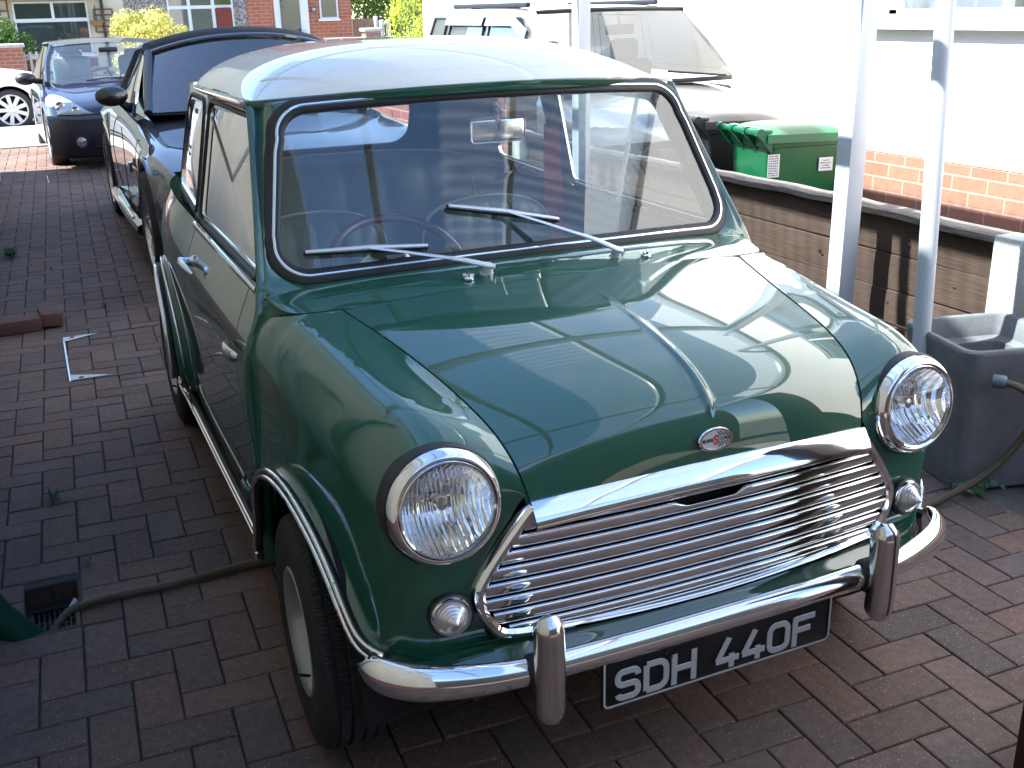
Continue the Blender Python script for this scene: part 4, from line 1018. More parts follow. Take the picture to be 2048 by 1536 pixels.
weed(-.80,3.93,16,.045,'small sprig of weed in the joints above the manhole cover')
weed(-1.02,5.0,12,.035,'tiny weed between the blocks below the large wall weed')
weed(-1.145,1.49,30,.050,'green grass tuft in the joints between the manhole and the drain')
weed(-1.075,1.0,16,.028,'tiny weed just above the drain gully')
def clump(x,y,s,n,label):
    g=G(); r_=random.Random(int(x*999))
    for k in range(n):
        c=Vector((r_.gauss(0,s),r_.gauss(0,s*.8),abs(r_.gauss(0,s*.5))+.008)); L=r_.uniform(.007,.015); a=r_.uniform(0,6.3)
        nrm=Vector((r_.uniform(-.5,.5),r_.uniform(-.7,.2),1)).normalized(); q=nrm.to_track_quat('Z','Y').to_matrix()
        for j in range(5):
            b=a+j*1.25; d=q@Vector((math.cos(b),math.sin(b),0)); p=q@Vector((-math.sin(b),math.cos(b),0))
            g.add([c,c+d*L*.7-p*L*.35,c+d*L,c+d*L*.7+p*L*.35],[(0,1,2,3)])
    return tag(g.build('weed',mottled('creeping_leaf',(.03,.10,.035),(.06,.17,.07),30,.5,40,0),loc=(x,y,0),smooth=False),label,'weed')
clump(1.46,.225,.035,60,'low creeping green weed at the foot of the stone planter')
clump(1.66,.10,.03,18,'sparse creeping weed on the mossy ground right of the planter')
g=G(); r_=random.Random(5)
for k in range(26):
    x,y=r_.uniform(-1.3,1.35),r_.uniform(-1.1,4.6); s=r_.uniform(.004,.011); a=r_.uniform(0,6)
    g.add([(x+s*math.cos(a+j*1.57)*(1 if j%2 else .5),y+s*math.sin(a+j*1.57)*(1 if j%2 else .5),.003+.003*(j%2)) for j in range(4)],[(0,1,2,3)])
o=g.build('leaf_litter',mottled('dead_leaf',(.16,.11,.05),(.25,.2,.12),50,.8,20,0),smooth=False); o['kind']='stuff'; o['label']='scattered crumbs of dead leaf on the block paving'
# ---------- planter with pipe
pm=mottled('dark_stone_composite',(.13,.13,.13),(.20,.20,.195),9,.85,130,.4,.003)
def rr2(h,r,n=7): return rrect(h,h,r,n)
P_=thing('stone_planter','large square dark grey stone-effect planter full of water catching the rain pipe','planter',(1.60,.355,0),R(-14))
def sq(h,r,z): return [(a,b,z) for a,b in rr2(h,r)]
g=G().grid([sq(.150,.03,0),sq(.155,.035,.004),sq(.185,.045,.40),sq(.193,.05,.452),sq(.192,.05,.462),sq(.187,.048,.467),sq(.170,.042,.466),sq(.165,.04,.460),sq(.155,.035,.40),sq(.145,.03,.392),sq(.128,.028,.388),sq(.125,.027,.30),sq(.12,.025,.10)],closev=True)
g.build('tub',pm,P_,angle=40)
wt=Mt('murky_water',(.012,.012,.006),.06); wt.bump(wt.noise(9,2),.05,.01)
g=G().add([(a,b,.345) for a,b in rr2(.128,.02)],[tuple(range(32))]); g.build('water',wt.m,P_,smooth=False)
pp=thing('rain_pipe','white round rainwater pipe dropping from the carport gutter into the stone planter','pipe',(1.432,.462,.36))
g=G().tube([(0,0,0),(-.03,.022,1.04),(-.05,.03,1.72)],.0275,20); g.build('pipe',M['upvc'],pp)
# ---------- carport posts, beams, roof
def post(x,y,w_,label):
    p=thing('carport_post',label,'post',(x,y,0),group='white carport posts')
    G().box((0,0,1.13),(w_,w_,2.26),bev=.004).build('post',M['upvc'],p,smooth=True)
    G().box((0,0,.012),(w_+.03,w_+.03,.024),bev=.004).build('base_plate',M['steel'],p)
post(1.700,1.15,.075,'nearer square white carport post standing just beyond the bonnet of the green car')
post(1.748,3.34,.075,'further square white carport post seen above and through the green car')
cr=thing('carport_roof','clear corrugated carport roof on white beams over the green car','carport',(0,0,2.3))
def rz(x): return .10-.07*(x+1.4)
g=G()
for x in (-.36,.62): g.box((x,.75,rz(x)-.035),(.05,7.7,.06),bev=.004)
g.build('beam',M['upvc'],cr)
g=G().box((1.72,.75,rz(1.72)-.055),(.06,7.8,.12),bev=.006).build('edge_beam',M['upvc'],cr)
G().tube([(1.80,-3.2,rz(1.8)-.03),(1.80,4.6,rz(1.8)-.03)],.045,12).build('gutter',M['upvc'],cr)
G().tube([(1.80,.50,rz(1.8)-.04),(1.60,.50,-.14),(1.40,.492,-.20),(1.382,.492,-.24)],.0275,14).build('swan_neck',M['upvc'],cr)
for k,y in enumerate((-3.1,-1.06,1.15,3.34)):
    q_=[(-1.46,y,rz(-1.46)-.10),(1.70,y,rz(1.70)-.10)]
    G().box((.12,y,rz(.12)-.10),(3.17,.05,.07),rot=Matrix.Rotation(R(4.0),3,'Y'),bev=.004).build('rafter',M['upvc'],cr)
def sheetmat():
    m=bpy.data.materials.new('clear_corrugated_sheet'); m.use_nodes=True; t=m.node_tree; t.nodes.clear()
    o=t.nodes.new('ShaderNodeOutputMaterial'); tr=t.nodes.new('ShaderNodeBsdfTransparent'); tr.inputs[0].default_value=(.78,.90,1.0,1)
    tl=t.nodes.new('ShaderNodeBsdfTranslucent'); tl.inputs[0].default_value=(.55,.58,.60,1); gl=t.nodes.new('ShaderNodeBsdfGlossy'); gl.inputs['Roughness'].default_value=.05
    tc=t.nodes.new('ShaderNodeTexCoord'); wv=t.nodes.new('ShaderNodeTexWave'); wv.bands_direction='Y'; wv.inputs['Scale'].default_value=.314/.076*1.0; wv.inputs['Distortion'].default_value=0
    t.links.new(tc.outputs['Object'],wv.inputs[0]); nz=t.nodes.new('ShaderNodeTexNoise'); nz.inputs['Scale'].default_value=2.5; nz.inputs['Detail'].default_value=5; t.links.new(tc.outputs['Object'],nz.inputs[0])
    mu=t.nodes.new('ShaderNodeMath'); mu.operation='MULTIPLY'; t.links.new(wv.outputs['Fac'],mu.inputs[0]); t.links.new(nz.outputs['Fac'],mu.inputs[1])
    mr=t.nodes.new('ShaderNodeMapRange'); mr.inputs[3].default_value=.10; mr.inputs[4].default_value=.44; t.links.new(mu.outputs[0],mr.inputs[0])
    a=t.nodes.new('ShaderNodeMixShader'); t.links.new(mr.outputs[0],a.inputs[0]); t.links.new(tr.outputs[0],a.inputs[1]); t.links.new(tl.outputs[0],a.inputs[2])
    b=t.nodes.new('ShaderNodeMixShader'); t.links.new(schlick(t,.045,1.0),b.inputs[0]); t.links.new(a.outputs[0],b.inputs[1]); t.links.new(gl.outputs[0],b.inputs[2]); t.links.new(b.outputs[0],o.inputs[0]); return m
ys=np.arange(-3.2,4.62,.019)
g=G().grid([[(x,y,rz(x)+.012+.009*math.sin(2*PI*y/.076)) for x in (-1.46,1.84)] for y in ys]); g.build('corrugated_sheet',sheetmat(),cr)
# building behind the photographer (mirrors in the chrome)
bh=thing('garage','brick garage with dark door closing the drive behind the camera','garage',(0,-4.9,0))
G().box((0,0,1.2),(6.4,.3,3.0)).build('wall',brickmat('garage_brick',(.17,.07,.045),(.13,.05,.035),(.25,.22,.19)),bh,smooth=False)
G().box((.0,.17,1.15),(5.6,.05,2.3),bev=.01).build('door',mottled('dark_door_paint',(.02,.025,.024),(.03,.035,.033),3,.5,40,.1),bh,smooth=False)
# ---------- fence
wm=Mt('weathered_planks',(.2,.1,.06),.8); c=wm.coords((1.2,1.2,22)); n1=wm.noise(5,6,co=c); n2=wm.noise(2.2,4)
wm.col(wm.mix(wm.ramp(n2,[(.35,(.55,.5,.48)),(.7,(1.1,1.1,1.1))]),(0.05,.03,.02),(0,0,0)) if False else wm.mix(1.0,wm.ramp(n1,[(.25,(.052,.030,.019)),(.55,(.074,.043,.028)),(.8,(.095,.056,.037))]),wm.ramp(n2,[(.3,(.62,.6,.6)),(.7,(1.1,1.1,1.1))]),'MULTIPLY')); wm.bump(n1,.5,.004); M['plank']=wm.m
capm=Mt('grey_weathered_cap',(.2,.17,.14),.9); n1=capm.noise(6,7,co=capm.coords((12,1.5,12))); capm.col(capm.ramp(n1,[(.25,(.09,.07,.055)),(.6,(.24,.20,.165)),(.85,(.36,.33,.28))])); capm.bump(n1,.8,.006); M['cap']=capm.m
f1=thing('plank_fence','low brown horizontal plank fence between concrete posts behind the planter','fence',(1.89,2.4,0))
zz=0.0; r_=random.Random(2)
for k in range(5):
    h=[.13,.135,.13,.14,.135][k]; rows=[]
    for z,dx in ((zz+.001,.0),(zz+.003,-.011),(zz+h*.5,-.014),(zz+h-.006,-.011),(zz+h-.002,.0)):
        rows.append([(dx+.004*math.sin(y*1.7+k),y,z+.004*math.sin(y*2.1+k*2)+(.0)) for y in np.linspace(-1.83,1.9,60)])
    back=[[(x+.024,y,z) for x,y,z in r2_] for r2_ in rows[::-1]]
    g=G().grid(rows+back,closeu=True); pk=g.build('plank',M['plank'],f1)
    r2=random.Random(k+40)
    for q in range(5):
        y=r2.uniform(-1.7,0); z=zz+r2.uniform(.03,.1); G().lathe([(r2.uniform(.006,.010),.0145),(.004,.0165),(.0005,.0165)],(0,y,z),(-1,0,0),10).build('knot',Mt('dark_knot',(.03,.015,.01),.7).m,pk) if q<3 else None
    zz+=h+.002
rows=[]
for x,z in ((-.045,.002),(-.047,.024),(-.03,.031),(.03,.033),(.045,.026),(.045,.0)):
    rows.append([(x+.006*math.sin(y*5.1)+.003*math.sin(y*23),y,.672+z+.012*math.sin((y+1.8)*1.6)+.002*math.sin(y*17)) for y in np.linspace(-1.86,1.93,150)])
G().grid(rows,closeu=True).build('capping',M['cap'],f1)
cm=mottled('rough_white_concrete',(.46,.44,.40),(.60,.58,.53),8,.9,90,.8,.005)
for y,l in ((.515,'square pale concrete fence post with mossy top behind the planter'),(4.36,'concrete fence post at the far end of the plank fence')):
    o=G().box((0,0,.34),(.10,.115,.74),bev=.008).build('concrete_post',cm,loc=(1.865,y,0)); tag(o,l,'post')
f2=thing('dark_fence','dark red-brown stained fence continuing right of the concrete post','fence',(1.90,-.9,0)); dm=mottled('dark_stain',(.035,.014,.010),(.06,.024,.016),6,.6,60,.4,.004,(2,2,12))
for k in range(4): G().box((0,0,.09+k*.18),(.02,2.6,.172),bev=.003).build('board',dm,f2,smooth=False)
G().box((-.01,1.29,.38),(.09,.07,.80),bev=.006).build('end_post',dm,f2)
tag(G().box((0,0,.55),(.13,.10,1.1),bev=.006).build('gate_post',dm,loc=(.607,-.79,0)),'dark timber gate post cut off at the bottom right corner','post')
# brick wall with coping further along
bw=thing('low_brick_wall','low red brick garden wall with rounded coping beyond the plank fence','wall',(1.93,7.2,0))
G().box((0,0,.33),(.215,5.4,1.2)).build('brickwork',brickmat('garden_wall_brick',(.20,.06,.04),(.15,.05,.035),(.26,.23,.20),axes='YZ'),bw,smooth=False)
for k in range(18): G().tube([(0,-2.7+k*.3+.006,.93),(0,-2.7+k*.3+.294,.93)],.13,16,sy=1,sx=.75 if False else 1).build('coping',mottled('terracotta_coping',(.24,.10,.065),(.30,.14,.09),6,.8,60,.3),bw)
# ---------- bins
def wheelie(name,label,loc,rz_,colr,lidc,group,w_=.48,d_=.55,h_=1.02,marks=None):
    t=thing(name,label,'bin',loc,rz_,group)
    bm_=mottled(name+'_plastic',colr,[c*1.12 for c in colr],5,.36,160,.12,.002); lm_=mottled(name+'_lid',lidc,[c*1.1 for c in lidc],5,.34,160,.12,.002)
    def sec(hw,hd,z,cy=0,r=.04): return [(a,b*hd/hw+cy,z) for a,b in rrect(hw,hw,r,5)]
    g=G().grid([sec(w_*.38,d_*.36,.05,.02),sec(w_*.40,d_*.38,.07,.02),sec(w_*.455,d_*.455,h_*.80),sec(w_*.458,d_*.46,h_*.885),sec(w_*.485,d_*.49,h_*.89),sec(w_*.49,d_*.495,h_*.93),sec(w_*.46,d_*.47,h_*.93),sec(w_*.45,d_*.45,h_*.9)],closev=True); g.build('body',bm_,t,angle=30)
    # lid (hinged at +y side), slightly domed, front lip at -y
    rows=[]
    for k,v in enumerate(np.linspace(-1,1,13)):
        rows.append([(u*w_*(.515-.0*v),v*d_*.53-.012,h_*.945+.045*(1-abs(u)**5)*(1-abs(v)**4)+.012*(v+1)*.5) for u in np.linspace(-1,1,15)])
    top=np.array(rows); skirt=top.copy(); skirt[:,:,2]=h_*.945-.035+ (skirt[:,:,2]*0)
    lid=G().grid(top); 
    per=[tuple(top[0,j]) for j in range(15)]+[tuple(top[i,-1]) for i in range(1,13)]+[tuple(top[-1,j]) for j in range(13,-1,-1)]+[tuple(top[i,0]) for i in range(11,0,-1)]
    lo=[(p[0]*1.01,p[1]*1.01,p[2]-.045) for p in per]; lid.grid([per,lo],closev=True)
    lid_=lid.build('lid',lm_,t,angle=35)
    G().box((0,-d_*.56,h_*.945),(.16,.045,.022),bev=.006).build('lid_lip',lm_,lid_)
    G().box((0,d_*.47,h_*.945+.022),(w_*.9,.05,.03),bev=.010).build('lid_rib',lm_,lid_)
    hb=G().tube([(-w_*.46,d_*.60,h_*.965),(w_*.46,d_*.60,h_*.965)],.017,14)
    for u in (-.46,-.15,.15,.46): hb.poly([(u*w_-.012,d_*.44,h_*.86),(u*w_-.012,d_*.44,h_*.94),(u*w_-.012,d_*.60,h_*.985),(u*w_-.012,d_*.62,h_*.95)],(.024,0,0)); hb.tube([(u*w_-.016,d_*.60,h_*.965),(u*w_+.016,d_*.60,h_*.965)],.024,14)
    hb.build('handle',lm_,t,angle=40)
    for sx in (-1,1):
        wl=G().lathe([(.02,-.02),(.095,-.022),(.1,-.012),(.1,.012),(.095,.022),(.02,.02)],(sx*w_*.46,d_*.40,.10),(1,0,0),20).build('wheel',M['black'],t)
    return t
grn=(.001,.085,.028)
gb=wheelie('green_wheelie_bin','bright green wheelie bin with white labels against the white wall behind the fence',(2.90,3.03,-.30),R(84),grn,(.001,.10,.034),None,.46,.50,1.12)
# labels on the side that faces the camera: local -x or +x
LB=Mt('white_sticker',(.72,.72,.72),.5).m; INK=Mt('grey_print',(.12,.12,.14),.6).m
bk_=(.014,.014,.016)
b1=wheelie('black_wheelie_bin','black wheelie bin standing left of the bright green bin',(2.96,3.72,-.30),R(86),bk_,(.020,.020,.022),'black bins in the side passage',.46,.52,1.13)
b2=wheelie('black_wheelie_bin','dark blue-black wheelie bin painted 17, seen through the green car',(2.46,4.25,-.30),R(2),(.022,.030,.055),(.02,.026,.045),'black bins in the side passage',.50,.56,.98)

ct=thing('pale_crate','pale box lettered COLLECTION between the black bin and the plank fence','box',(2.36,3.33,-.30),R(-12))
G().box((0,0,.42),(.52,.30,.84),bev=.006).build('box_body',mottled('pale_card',(.50,.52,.48),(.58,.60,.56),4,.7,30,.1),ct)
text('COLLECTION',.05,Mt('dark_print',(.06,.09,.08),.6).m,ct,'lettering',Matrix.Translation((0,-.1515,.80))@Matrix.Rotation(R(90),4,'X'),.0005)
# ---------- neighbour's white house
nh=thing('white_house','dazzling white rendered house with salmon brick plinth at the right','house',(3.25,1.2,0))
wr=mottled('white_render',(.80,.79,.76),(.86,.85,.83),2,.9,60,.4,.004)
# wall built around the window opening (y local -.9..1.35, z 1.37..2.35)
g=G()
def wb(y0,y1,z0,z1): g.box((.15,(y0+y1)/2,(z0+z1)/2),(.30,y1-y0,z1-z0))
wb(-4.2,2.85,.655,1.30); wb(-4.2,-.7,1.30,4.2); wb(1.50,2.85,1.30,4.2); wb(-.7,1.50,2.4,4.2)
g.build('wall',wr,nh,smooth=False)
G().box((2.6,8.2,1.95),(2.3,9.0,4.5)).build('added_white_wing',wr,nh,smooth=False)  # wing added to whiten the gap and brighten the off-roader's reflections
G().box((.13,-.675,.1725),(.30,7.04,.955)).build('plinth',brickmat('salmon_brick',(.33,.14,.095),(.29,.12,.08),(.36,.25,.20),axes='YZ',ms=.012),nh,smooth=False)
G().box((-.005,.40,1.335),(.10,2.4,.075),bev=.008).build('window_sill',M['upvc'],nh)
wf=G(); 
for y in (-.68,.35,1.47): wf.box((.05,y,1.86),(.06,.06,1.0),bev=.004)
wf.box((.05,.40,1.385),(.06,2.2,.03),bev=.004).box((.05,.40,2.37),(.06,2.2,.05),bev=.004); wf=wf.build('window_frame',M['upvc'],nh)
G().box((.07,.40,1.87),(.004,2.1,.96)).build('pane',M['glass'],wf,smooth=False)
G().box((.5,.4,1.38),(.5,2.2,.02)).build('inner_sill',M['upvc'],nh,smooth=False)
G().box((1.2,.4,2.0),(.05,2.6,1.6)).build('room_back_wall',mottled('room_wall',(.30,.24,.16),(.36,.29,.2),3,.9,20,0),nh,smooth=False)
tc_=mottled('terracotta_pot',(.38,.13,.07),(.44,.16,.09),9,.8,60,.2); lf=mottled('window_leaf',(.10,.26,.05),(.30,.42,.10),20,.5,40,0)
for k,(y,lab) in enumerate(((1.55,'leafy pot plant left of the others on the white window sill'),(1.22,'bright green pot plant in the middle of the white window sill'),(.98,'terracotta pot plant at the right edge of the window sill'))):
    pt=thing('pot_plant',lab,'plant',(3.25+.36,y+.28,1.391),group='pot plants in the window'); r_=random.Random(k)
    G().lathe([(.035,0),(.05,.075),(.056,.078),(.056,.09),(.045,.088)],(0,0,0),(0,0,1),20,cap=False).build('pot',tc_,pt)
    g=G()
    for q in range(60):
        a=r_.uniform(0,6.28); L=r_.uniform(.04,.14); c=Vector((0,0,.09)); d=Vector((math.cos(a),math.sin(a),r_.uniform(.1,1.0))).normalized(); p=Vector((-math.sin(a),math.cos(a),0))*.022
        g.add([c+d*L*.5,c+d*L*.8-p,c+d*L*1.1,c+d*L*.8+p],[(0,1,2,3)])
    g.build('leaves',lf,pt,smooth=False)
# ---------- houses across the road
FY=26.2
def sc24(x,z,y=FY):   # positions measured on the plane y=24 pushed out along the line of sight
    k=(y+1.91)/(24+1.91); return (-1.052+(x+1.052)*k, 1.454+(z-1.454)*k)
hw=thing('cream_house','cream rendered house with wide white window across the road, leftmost','house',(-2,FY,0))
def hb(par,x0,x1,z0,z1,name,mat,y=FY,d=.3,**k): 
    a=sc24(x0,z0,y); b=sc24(x1,z1,y); l=par.location
    return G().box(((a[0]+b[0])/2-l.x,y-l.y+d/2,(a[1]+b[1])/2-l.z),(abs(b[0]-a[0]),d,abs(b[1]-a[1])),**k).build(name,mat,par,smooth=False)
cr2=mottled('cream_wall',(.50,.46,.36),(.58,.54,.43),2,.9,30,.4); 
hb(hw,-4,1.42,-.2,5,'wall',cr2)
gz=Mt('reflective_pane',(.03,.045,.04),.03); gz.b.inputs['Specular IOR Level'].default_value=1.0; gz=gz.m
def win(par,x0,x1,z0,z1,bars=(),tr=None,fr=.07,y=FY):
    w_=hb(par,x0,x1,z0,z1,'window',M['upvc'],y-.03,.08)
    xs_=[x0]+list(bars)+[x1]
    for a,b in zip(xs_[:-1],xs_[1:]):
        zs=[z0]+([tr] if tr else [])+[z1]
        for c,d in zip(zs[:-1],zs[1:]): hb(par,a+fr*.55,b-fr*.55,c+fr*.55,d-fr*.55,'pane',gz,y-.04,.02).parent=w_
    for ch in kids(w_): ch.location=(0,0,0)
    return w_
win(hw,-.83,.66,.70,1.80,bars=(),tr=1.42); hb(hw,-.90,.73,.66,.70,'window_sill',M['upvc'],FY-.12,.14); hb(hw,-.08,-.02,1.42,1.80,'mullion',M['upvc'],FY-.05,.02)
hb(hw,-4,.95,1.86,2.0,'canopy',mottled('dark_red_brown',(.06,.02,.018),(.08,.03,.02),3,.7,20,.1),FY-.5,.5)
hb(hw,-4,.72,-.2,.62,'brick_base',brickmat('dark_red_brick',(.15,.03,.025),(.11,.025,.02),(.2,.16,.14)),FY-.02,.1)
bp2=hb(hw,.93,.99,0,2.4,'downpipe',M['black'],FY-.06,.05)
def trellis(x0,x1,z0,z1,label,nx=3,nz=5):
    a=sc24(x0,z0,FY-.1); b=sc24(x1,z1,FY-.1); t=G()
    for k in range(nx): t.box((a[0]+(b[0]-a[0])*k/(nx-1),FY-.07,(a[1]+b[1])/2),(.04,.02,b[1]-a[1]))
    for k in range(nz): t.box(((a[0]+b[0])/2,FY-.045,a[1]+(b[1]-a[1])*k/(nz-1)),(b[0]-a[0],.02,.035))
    return tag(t.build('trellis',mottled('brown_trellis',(.10,.06,.04),(.14,.09,.06),5,.8,20,.2),smooth=False),label,'trellis')
trellis(-1.25,-.92,.95,1.85,'brown wooden trellis at the left of the wide cream-house window'); trellis(.78,1.16,1.15,1.62,'brown trellis with hanging basket right of the wide window')
hb2=thing('hanging_basket','small hanging basket on the trellis by the cream house','basket',(sc24(.80,1.3)[0],FY-.25,1.22)); G().lathe([(.02,0),(.12,.06),(.16,.16),(.15,.17)],(0,0,0),(0,0,1),14).build('basket',mottled('coir',(.2,.12,.05),(.26,.16,.08),20,.9,40,.4),hb2); G().tube([(0,0,.17),(0,.1,.5)],.012,6).build('hanger',M['black'],hb2)
pe=thing('pebbledash_house','grey pebbledashed house with white bay window between cream and brick houses','house',(2.5,FY,0))
pdm=Mt('pebbledash',(.26,.24,.23),.95); pdm.col(pdm.ramp(pdm.noise(28,4),[(.38,(.12,.11,.10)),(.5,(.25,.23,.22)),(.62,(.42,.39,.37))])); pdm.bump(pdm.noise(40,4),1,.03)
hb(pe,1.42,4.10,-.2,5,'wall',pdm.m,FY-.02); win(pe,2.33,3.78,.95,2.2,bars=(2.80,3.33),tr=1.62)
cu=hb(pe,3.40,3.72,1.0,1.6,'red_curtain',mottled('red_curtain',(.14,.03,.025),(.2,.04,.03),8,.9,20,.2,stretch=(8,1,1)),FY-.075,.01)
bh_=thing('red_brick_house','orange-red brick house with white glazed door and small window across the road','house',(5,FY,0))
bm2=brickmat('orange_brick',(.42,.13,.07),(.34,.10,.055),(.42,.30,.22),.26,.085,ms=.016)
hb(bh_,4.10,6.56,-.2,5,'wall',bm2,FY-.05)
dr_=hb(bh_,4.72,5.52,0,2.1,'door',M['upvc'],FY-.10,.08); a_=hb(bh_,4.86,5.32,.55,2.0,'pane',gz,FY-.115,.02); a_.parent=dr_
hn=hb(bh_,5.36,5.42,.98,1.06,'handle',M['steel'],FY-.13,.04); hn.parent=dr_
win(bh_,5.80,6.24,1.30,1.9,y=FY-.07); hb(bh_,5.76,6.28,1.25,1.30,'window_sill',M['upvc'],FY-.14,.12)
ns=hb(bh_,5.60,5.70,1.45,1.58,'number_sign',Mt('blue_slate',(.06,.08,.12),.4).m,FY-.09,.03)
a=sc24(5.65,1.515,FY-.1); text('38',.085,LB,ns,'house_number',Matrix.Translation((a[0]-5,-.102,a[1]))@Matrix.Rotation(R(90),4,'X'),.002,.001)
# fence, gate posts, wall, hedge beyond
def fp(x0,x1,z1,label,col,y=FY+.6,name='timber_fence'):
    a=sc24(x0,-.1,y); b=sc24(x1,z1,y); n=max(3,int((b[0]-a[0])/.14)); t=thing(name,label,'fence',((a[0]+b[0])/2,y,0)); mt_=mottled(label[:18],col,[c*1.4 for c in col],4,.85,30,.4,.004,(8,8,1))
    g=G()
    for k in range(n): g.box((-(b[0]-a[0])/2+(k+.5)*(b[0]-a[0])/n,.01*(k%2),b[1]/2),((b[0]-a[0])/n*.98,.02,b[1]))
    g.build('boards',mt_,t,smooth=False); G().box(((b[0]-a[0])/2,0,b[1]/2+.02),(.1,.1,b[1]+.06),bev=.01).build('post',cm,t); return t
fp(6.56,7.15,1.28,'tan wooden fence panel beside the brick house',(.22,.15,.10)); fp(7.17,7.78,1.30,'dark brown wooden fence panel left of the yellow-green hedge',(.045,.025,.02),FY+.7)
gp_=thing('front_garden_wall','low pinkish brick front wall with concrete coping before the brick house','wall',(sc24(5.9,0,23)[0],23,0))
G().box((0,0,.40),(3.2,.22,.86)).build('brickwork',brickmat('pink_brick',(.30,.14,.12),(.24,.11,.10),(.35,.3,.27)),gp_,smooth=False); G().box((0,0,.86),(3.3,.28,.05),bev=.01).build('coping',conc,gp_)
pr_=thing('brick_pier','brick pier with pale domed cap at the end of the front garden wall','pier',(sc24(7.02,0,23)[0],23,0)); G().box((0,0,.5),(.36,.36,1.0)).build('pier',brickmat('pier_brick',(.26,.13,.11),(.2,.1,.09),(.35,.3,.27)),pr_,smooth=False); G().box((0,0,1.04),(.46,.46,.08),bev=.03).build('cap',conc,pr_)
for x,l in ((7.30,'left pale timber gate post beyond the road'),(7.46,'grey timber gate post right of the pale one')):
    a=sc24(x,0,24.4); tag(G().box((0,0,.62),(.12,.12,1.24),bev=.03).build('gate_post',conc,loc=(a[0],24.4,0)),l,'post')
pw=thing('brick_pier','small red brick pier with pale cap left of the blue hatchback','pier',(sc24(-1.02,0,22.5)[0],22.5,0)); G().box((0,0,.45),(.5,.4,.95)).build('pier',brickmat('pier_brick_b',(.30,.10,.06),(.24,.08,.05),(.35,.3,.27)),pw,smooth=False); G().box((0,0,.96),(.58,.48,.07),bev=.02).build('cap',conc,pw)
rl=thing('garden_railing','pale slatted garden railing behind the white car','fence',(-.5,22.7,0)); g=G()
for k in range(14): g.box((-.75+k*.12,0,.45),(.05,.02,.75))
g.build('slats',mottled('pale_grey_rail',(.4,.4,.38),(.48,.48,.46),4,.7,20,.1),rl,smooth=False); G().box((0,.02,.75),(1.8,.03,.05)).build('rail',conc,rl,smooth=False)
# foliage
def foliage(name,label,cat,loc,fn,n,leaf,c1,c2,seed,trunk=None):
    t=thing(name,label,cat,loc); r_=random.Random(seed); cl=[G(),G(),G()]
    for k in range(n):
        p,nr=fn(r_); nr=(nr+Vector((r_.uniform(-.6,.6),r_.uniform(-.6,.6),r_.uniform(-.6,.6)))).normalized(); q=nr.to_track_quat('Z','Y').to_matrix(); s=leaf*r_.uniform(.6,1.25); a=r_.uniform(0,6.3)
        u=q@Vector((math.cos(a),math.sin(a),0))*s; v=q@Vector((-math.sin(a),math.cos(a),0))*s*.5
        cl[0].add([Vector(p)-u,Vector(p)-v,Vector(p)+u,Vector(p)+v],[(0,1,2,3)])
    fm=Mt(name+'_leaves',c1,.55); fm.col(fm.ramp(fm.noise(14,3),[(.3,c1),(.68,c2)])); fm.b.inputs['Subsurface Weight'].default_value=0
    tl=fm.n('ShaderNodeBsdfTranslucent'); tl.inputs[0].default_value=tuple(min(1,c*1.5) for c in c2[:3])+(1,); mx=fm.n('ShaderNodeMixShader'); mx.inputs[0].default_value=.35
    out=[x for x in fm.t.nodes if x.type=='OUTPUT_MATERIAL'][0]; fm.l(fm.b.outputs[0],mx.inputs[1]); fm.l(tl.outputs[0],mx.inputs[2]); fm.l(mx.outputs[0],out.inputs[0])
    cl[0].build('crown' if cat!='hedge' else 'foliage',fm.m,t,smooth=False)
    bkm=mottled('bark',(.06,.045,.03),(.1,.08,.055),8,.9,40,.5,.01)
    g=G().tube([(0,0,0),(.03,.02,.6),(0,.0,1.4)],[.09,.07,.04],8)
    for k in range(6): a=k*1.05; g.tube([(0,0,.3+.1*k),(.25*math.cos(a),.25*math.sin(a),.6+.15*k)],[.035,.012],6)
    g.build('trunk',bkm,t); return t
def boxfn(hx,hy,h):
    def f(r):
        k=r.random(); 
        if k<.4: p=(r.uniform(-hx,hx),-hy,r.uniform(0,h)); n=Vector((0,-1,0))
        elif k<.75: p=(-hx,r.uniform(-hy,hy),r.uniform(0,h)); n=Vector((-1,0,0))
        elif k<.85: p=(hx,r.uniform(-hy,hy),r.uniform(0,h)); n=Vector((1,0,0))
        else: p=(r.uniform(-hx,hx),r.uniform(-hy,hy),h); n=Vector((0,0,1))
        j=.07; return (p[0]+r.gauss(0,j)+.08*math.sin(p[2]*5+p[1]*3),p[1]+r.gauss(0,j)+.08*math.sin(p[2]*4+p[0]*5),p[2]+r.gauss(0,j)),n
    return f
def ballfn(rx,ry,rz_,cz,cut=.0):
    lobes=None
    def f(r):
        nonlocal lobes
        if lobes is None:
            q=random.Random(11); lobes=[Vector((q.gauss(0,.45),q.gauss(0,.45),q.gauss(0,.45))) for _ in range(11)]
        l=r.choice(lobes); n=Vector((r.gauss(0,1),r.gauss(0,1),r.gauss(0,1))).normalized(); p=l+n*.48*(r.random()**.35)
        return (p.x*rx,p.y*ry,cz+p.z*rz_),n
    return f
hx_=sc24(8.6,0,19.5+2)[0]
foliage('hedge','tall clipped yellow-green hedge left of the silver off-roader','hedge',(6.45,16.9,0),boxfn(.62,1.9,3.1),26000,.035,(.16,.26,.02),(.50,.56,.05),1)
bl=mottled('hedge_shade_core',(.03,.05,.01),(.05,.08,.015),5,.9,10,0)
G().box((0,0,1.5),(1.08,3.6,3.0)).build('shade_core',bl,bpy.data.objects['hedge'],smooth=False)  # dark box filling the hedge, shade of its inside put into the colour
foliage('bush','round yellow-green bush with pinkish tips above the blue hatchback','bush',(sc24(1.95,0,23.6)[0],23.6,0),ballfn(.85,.6,.75,.95),9000,.04,(.16,.24,.03),(.55,.50,.16),2)
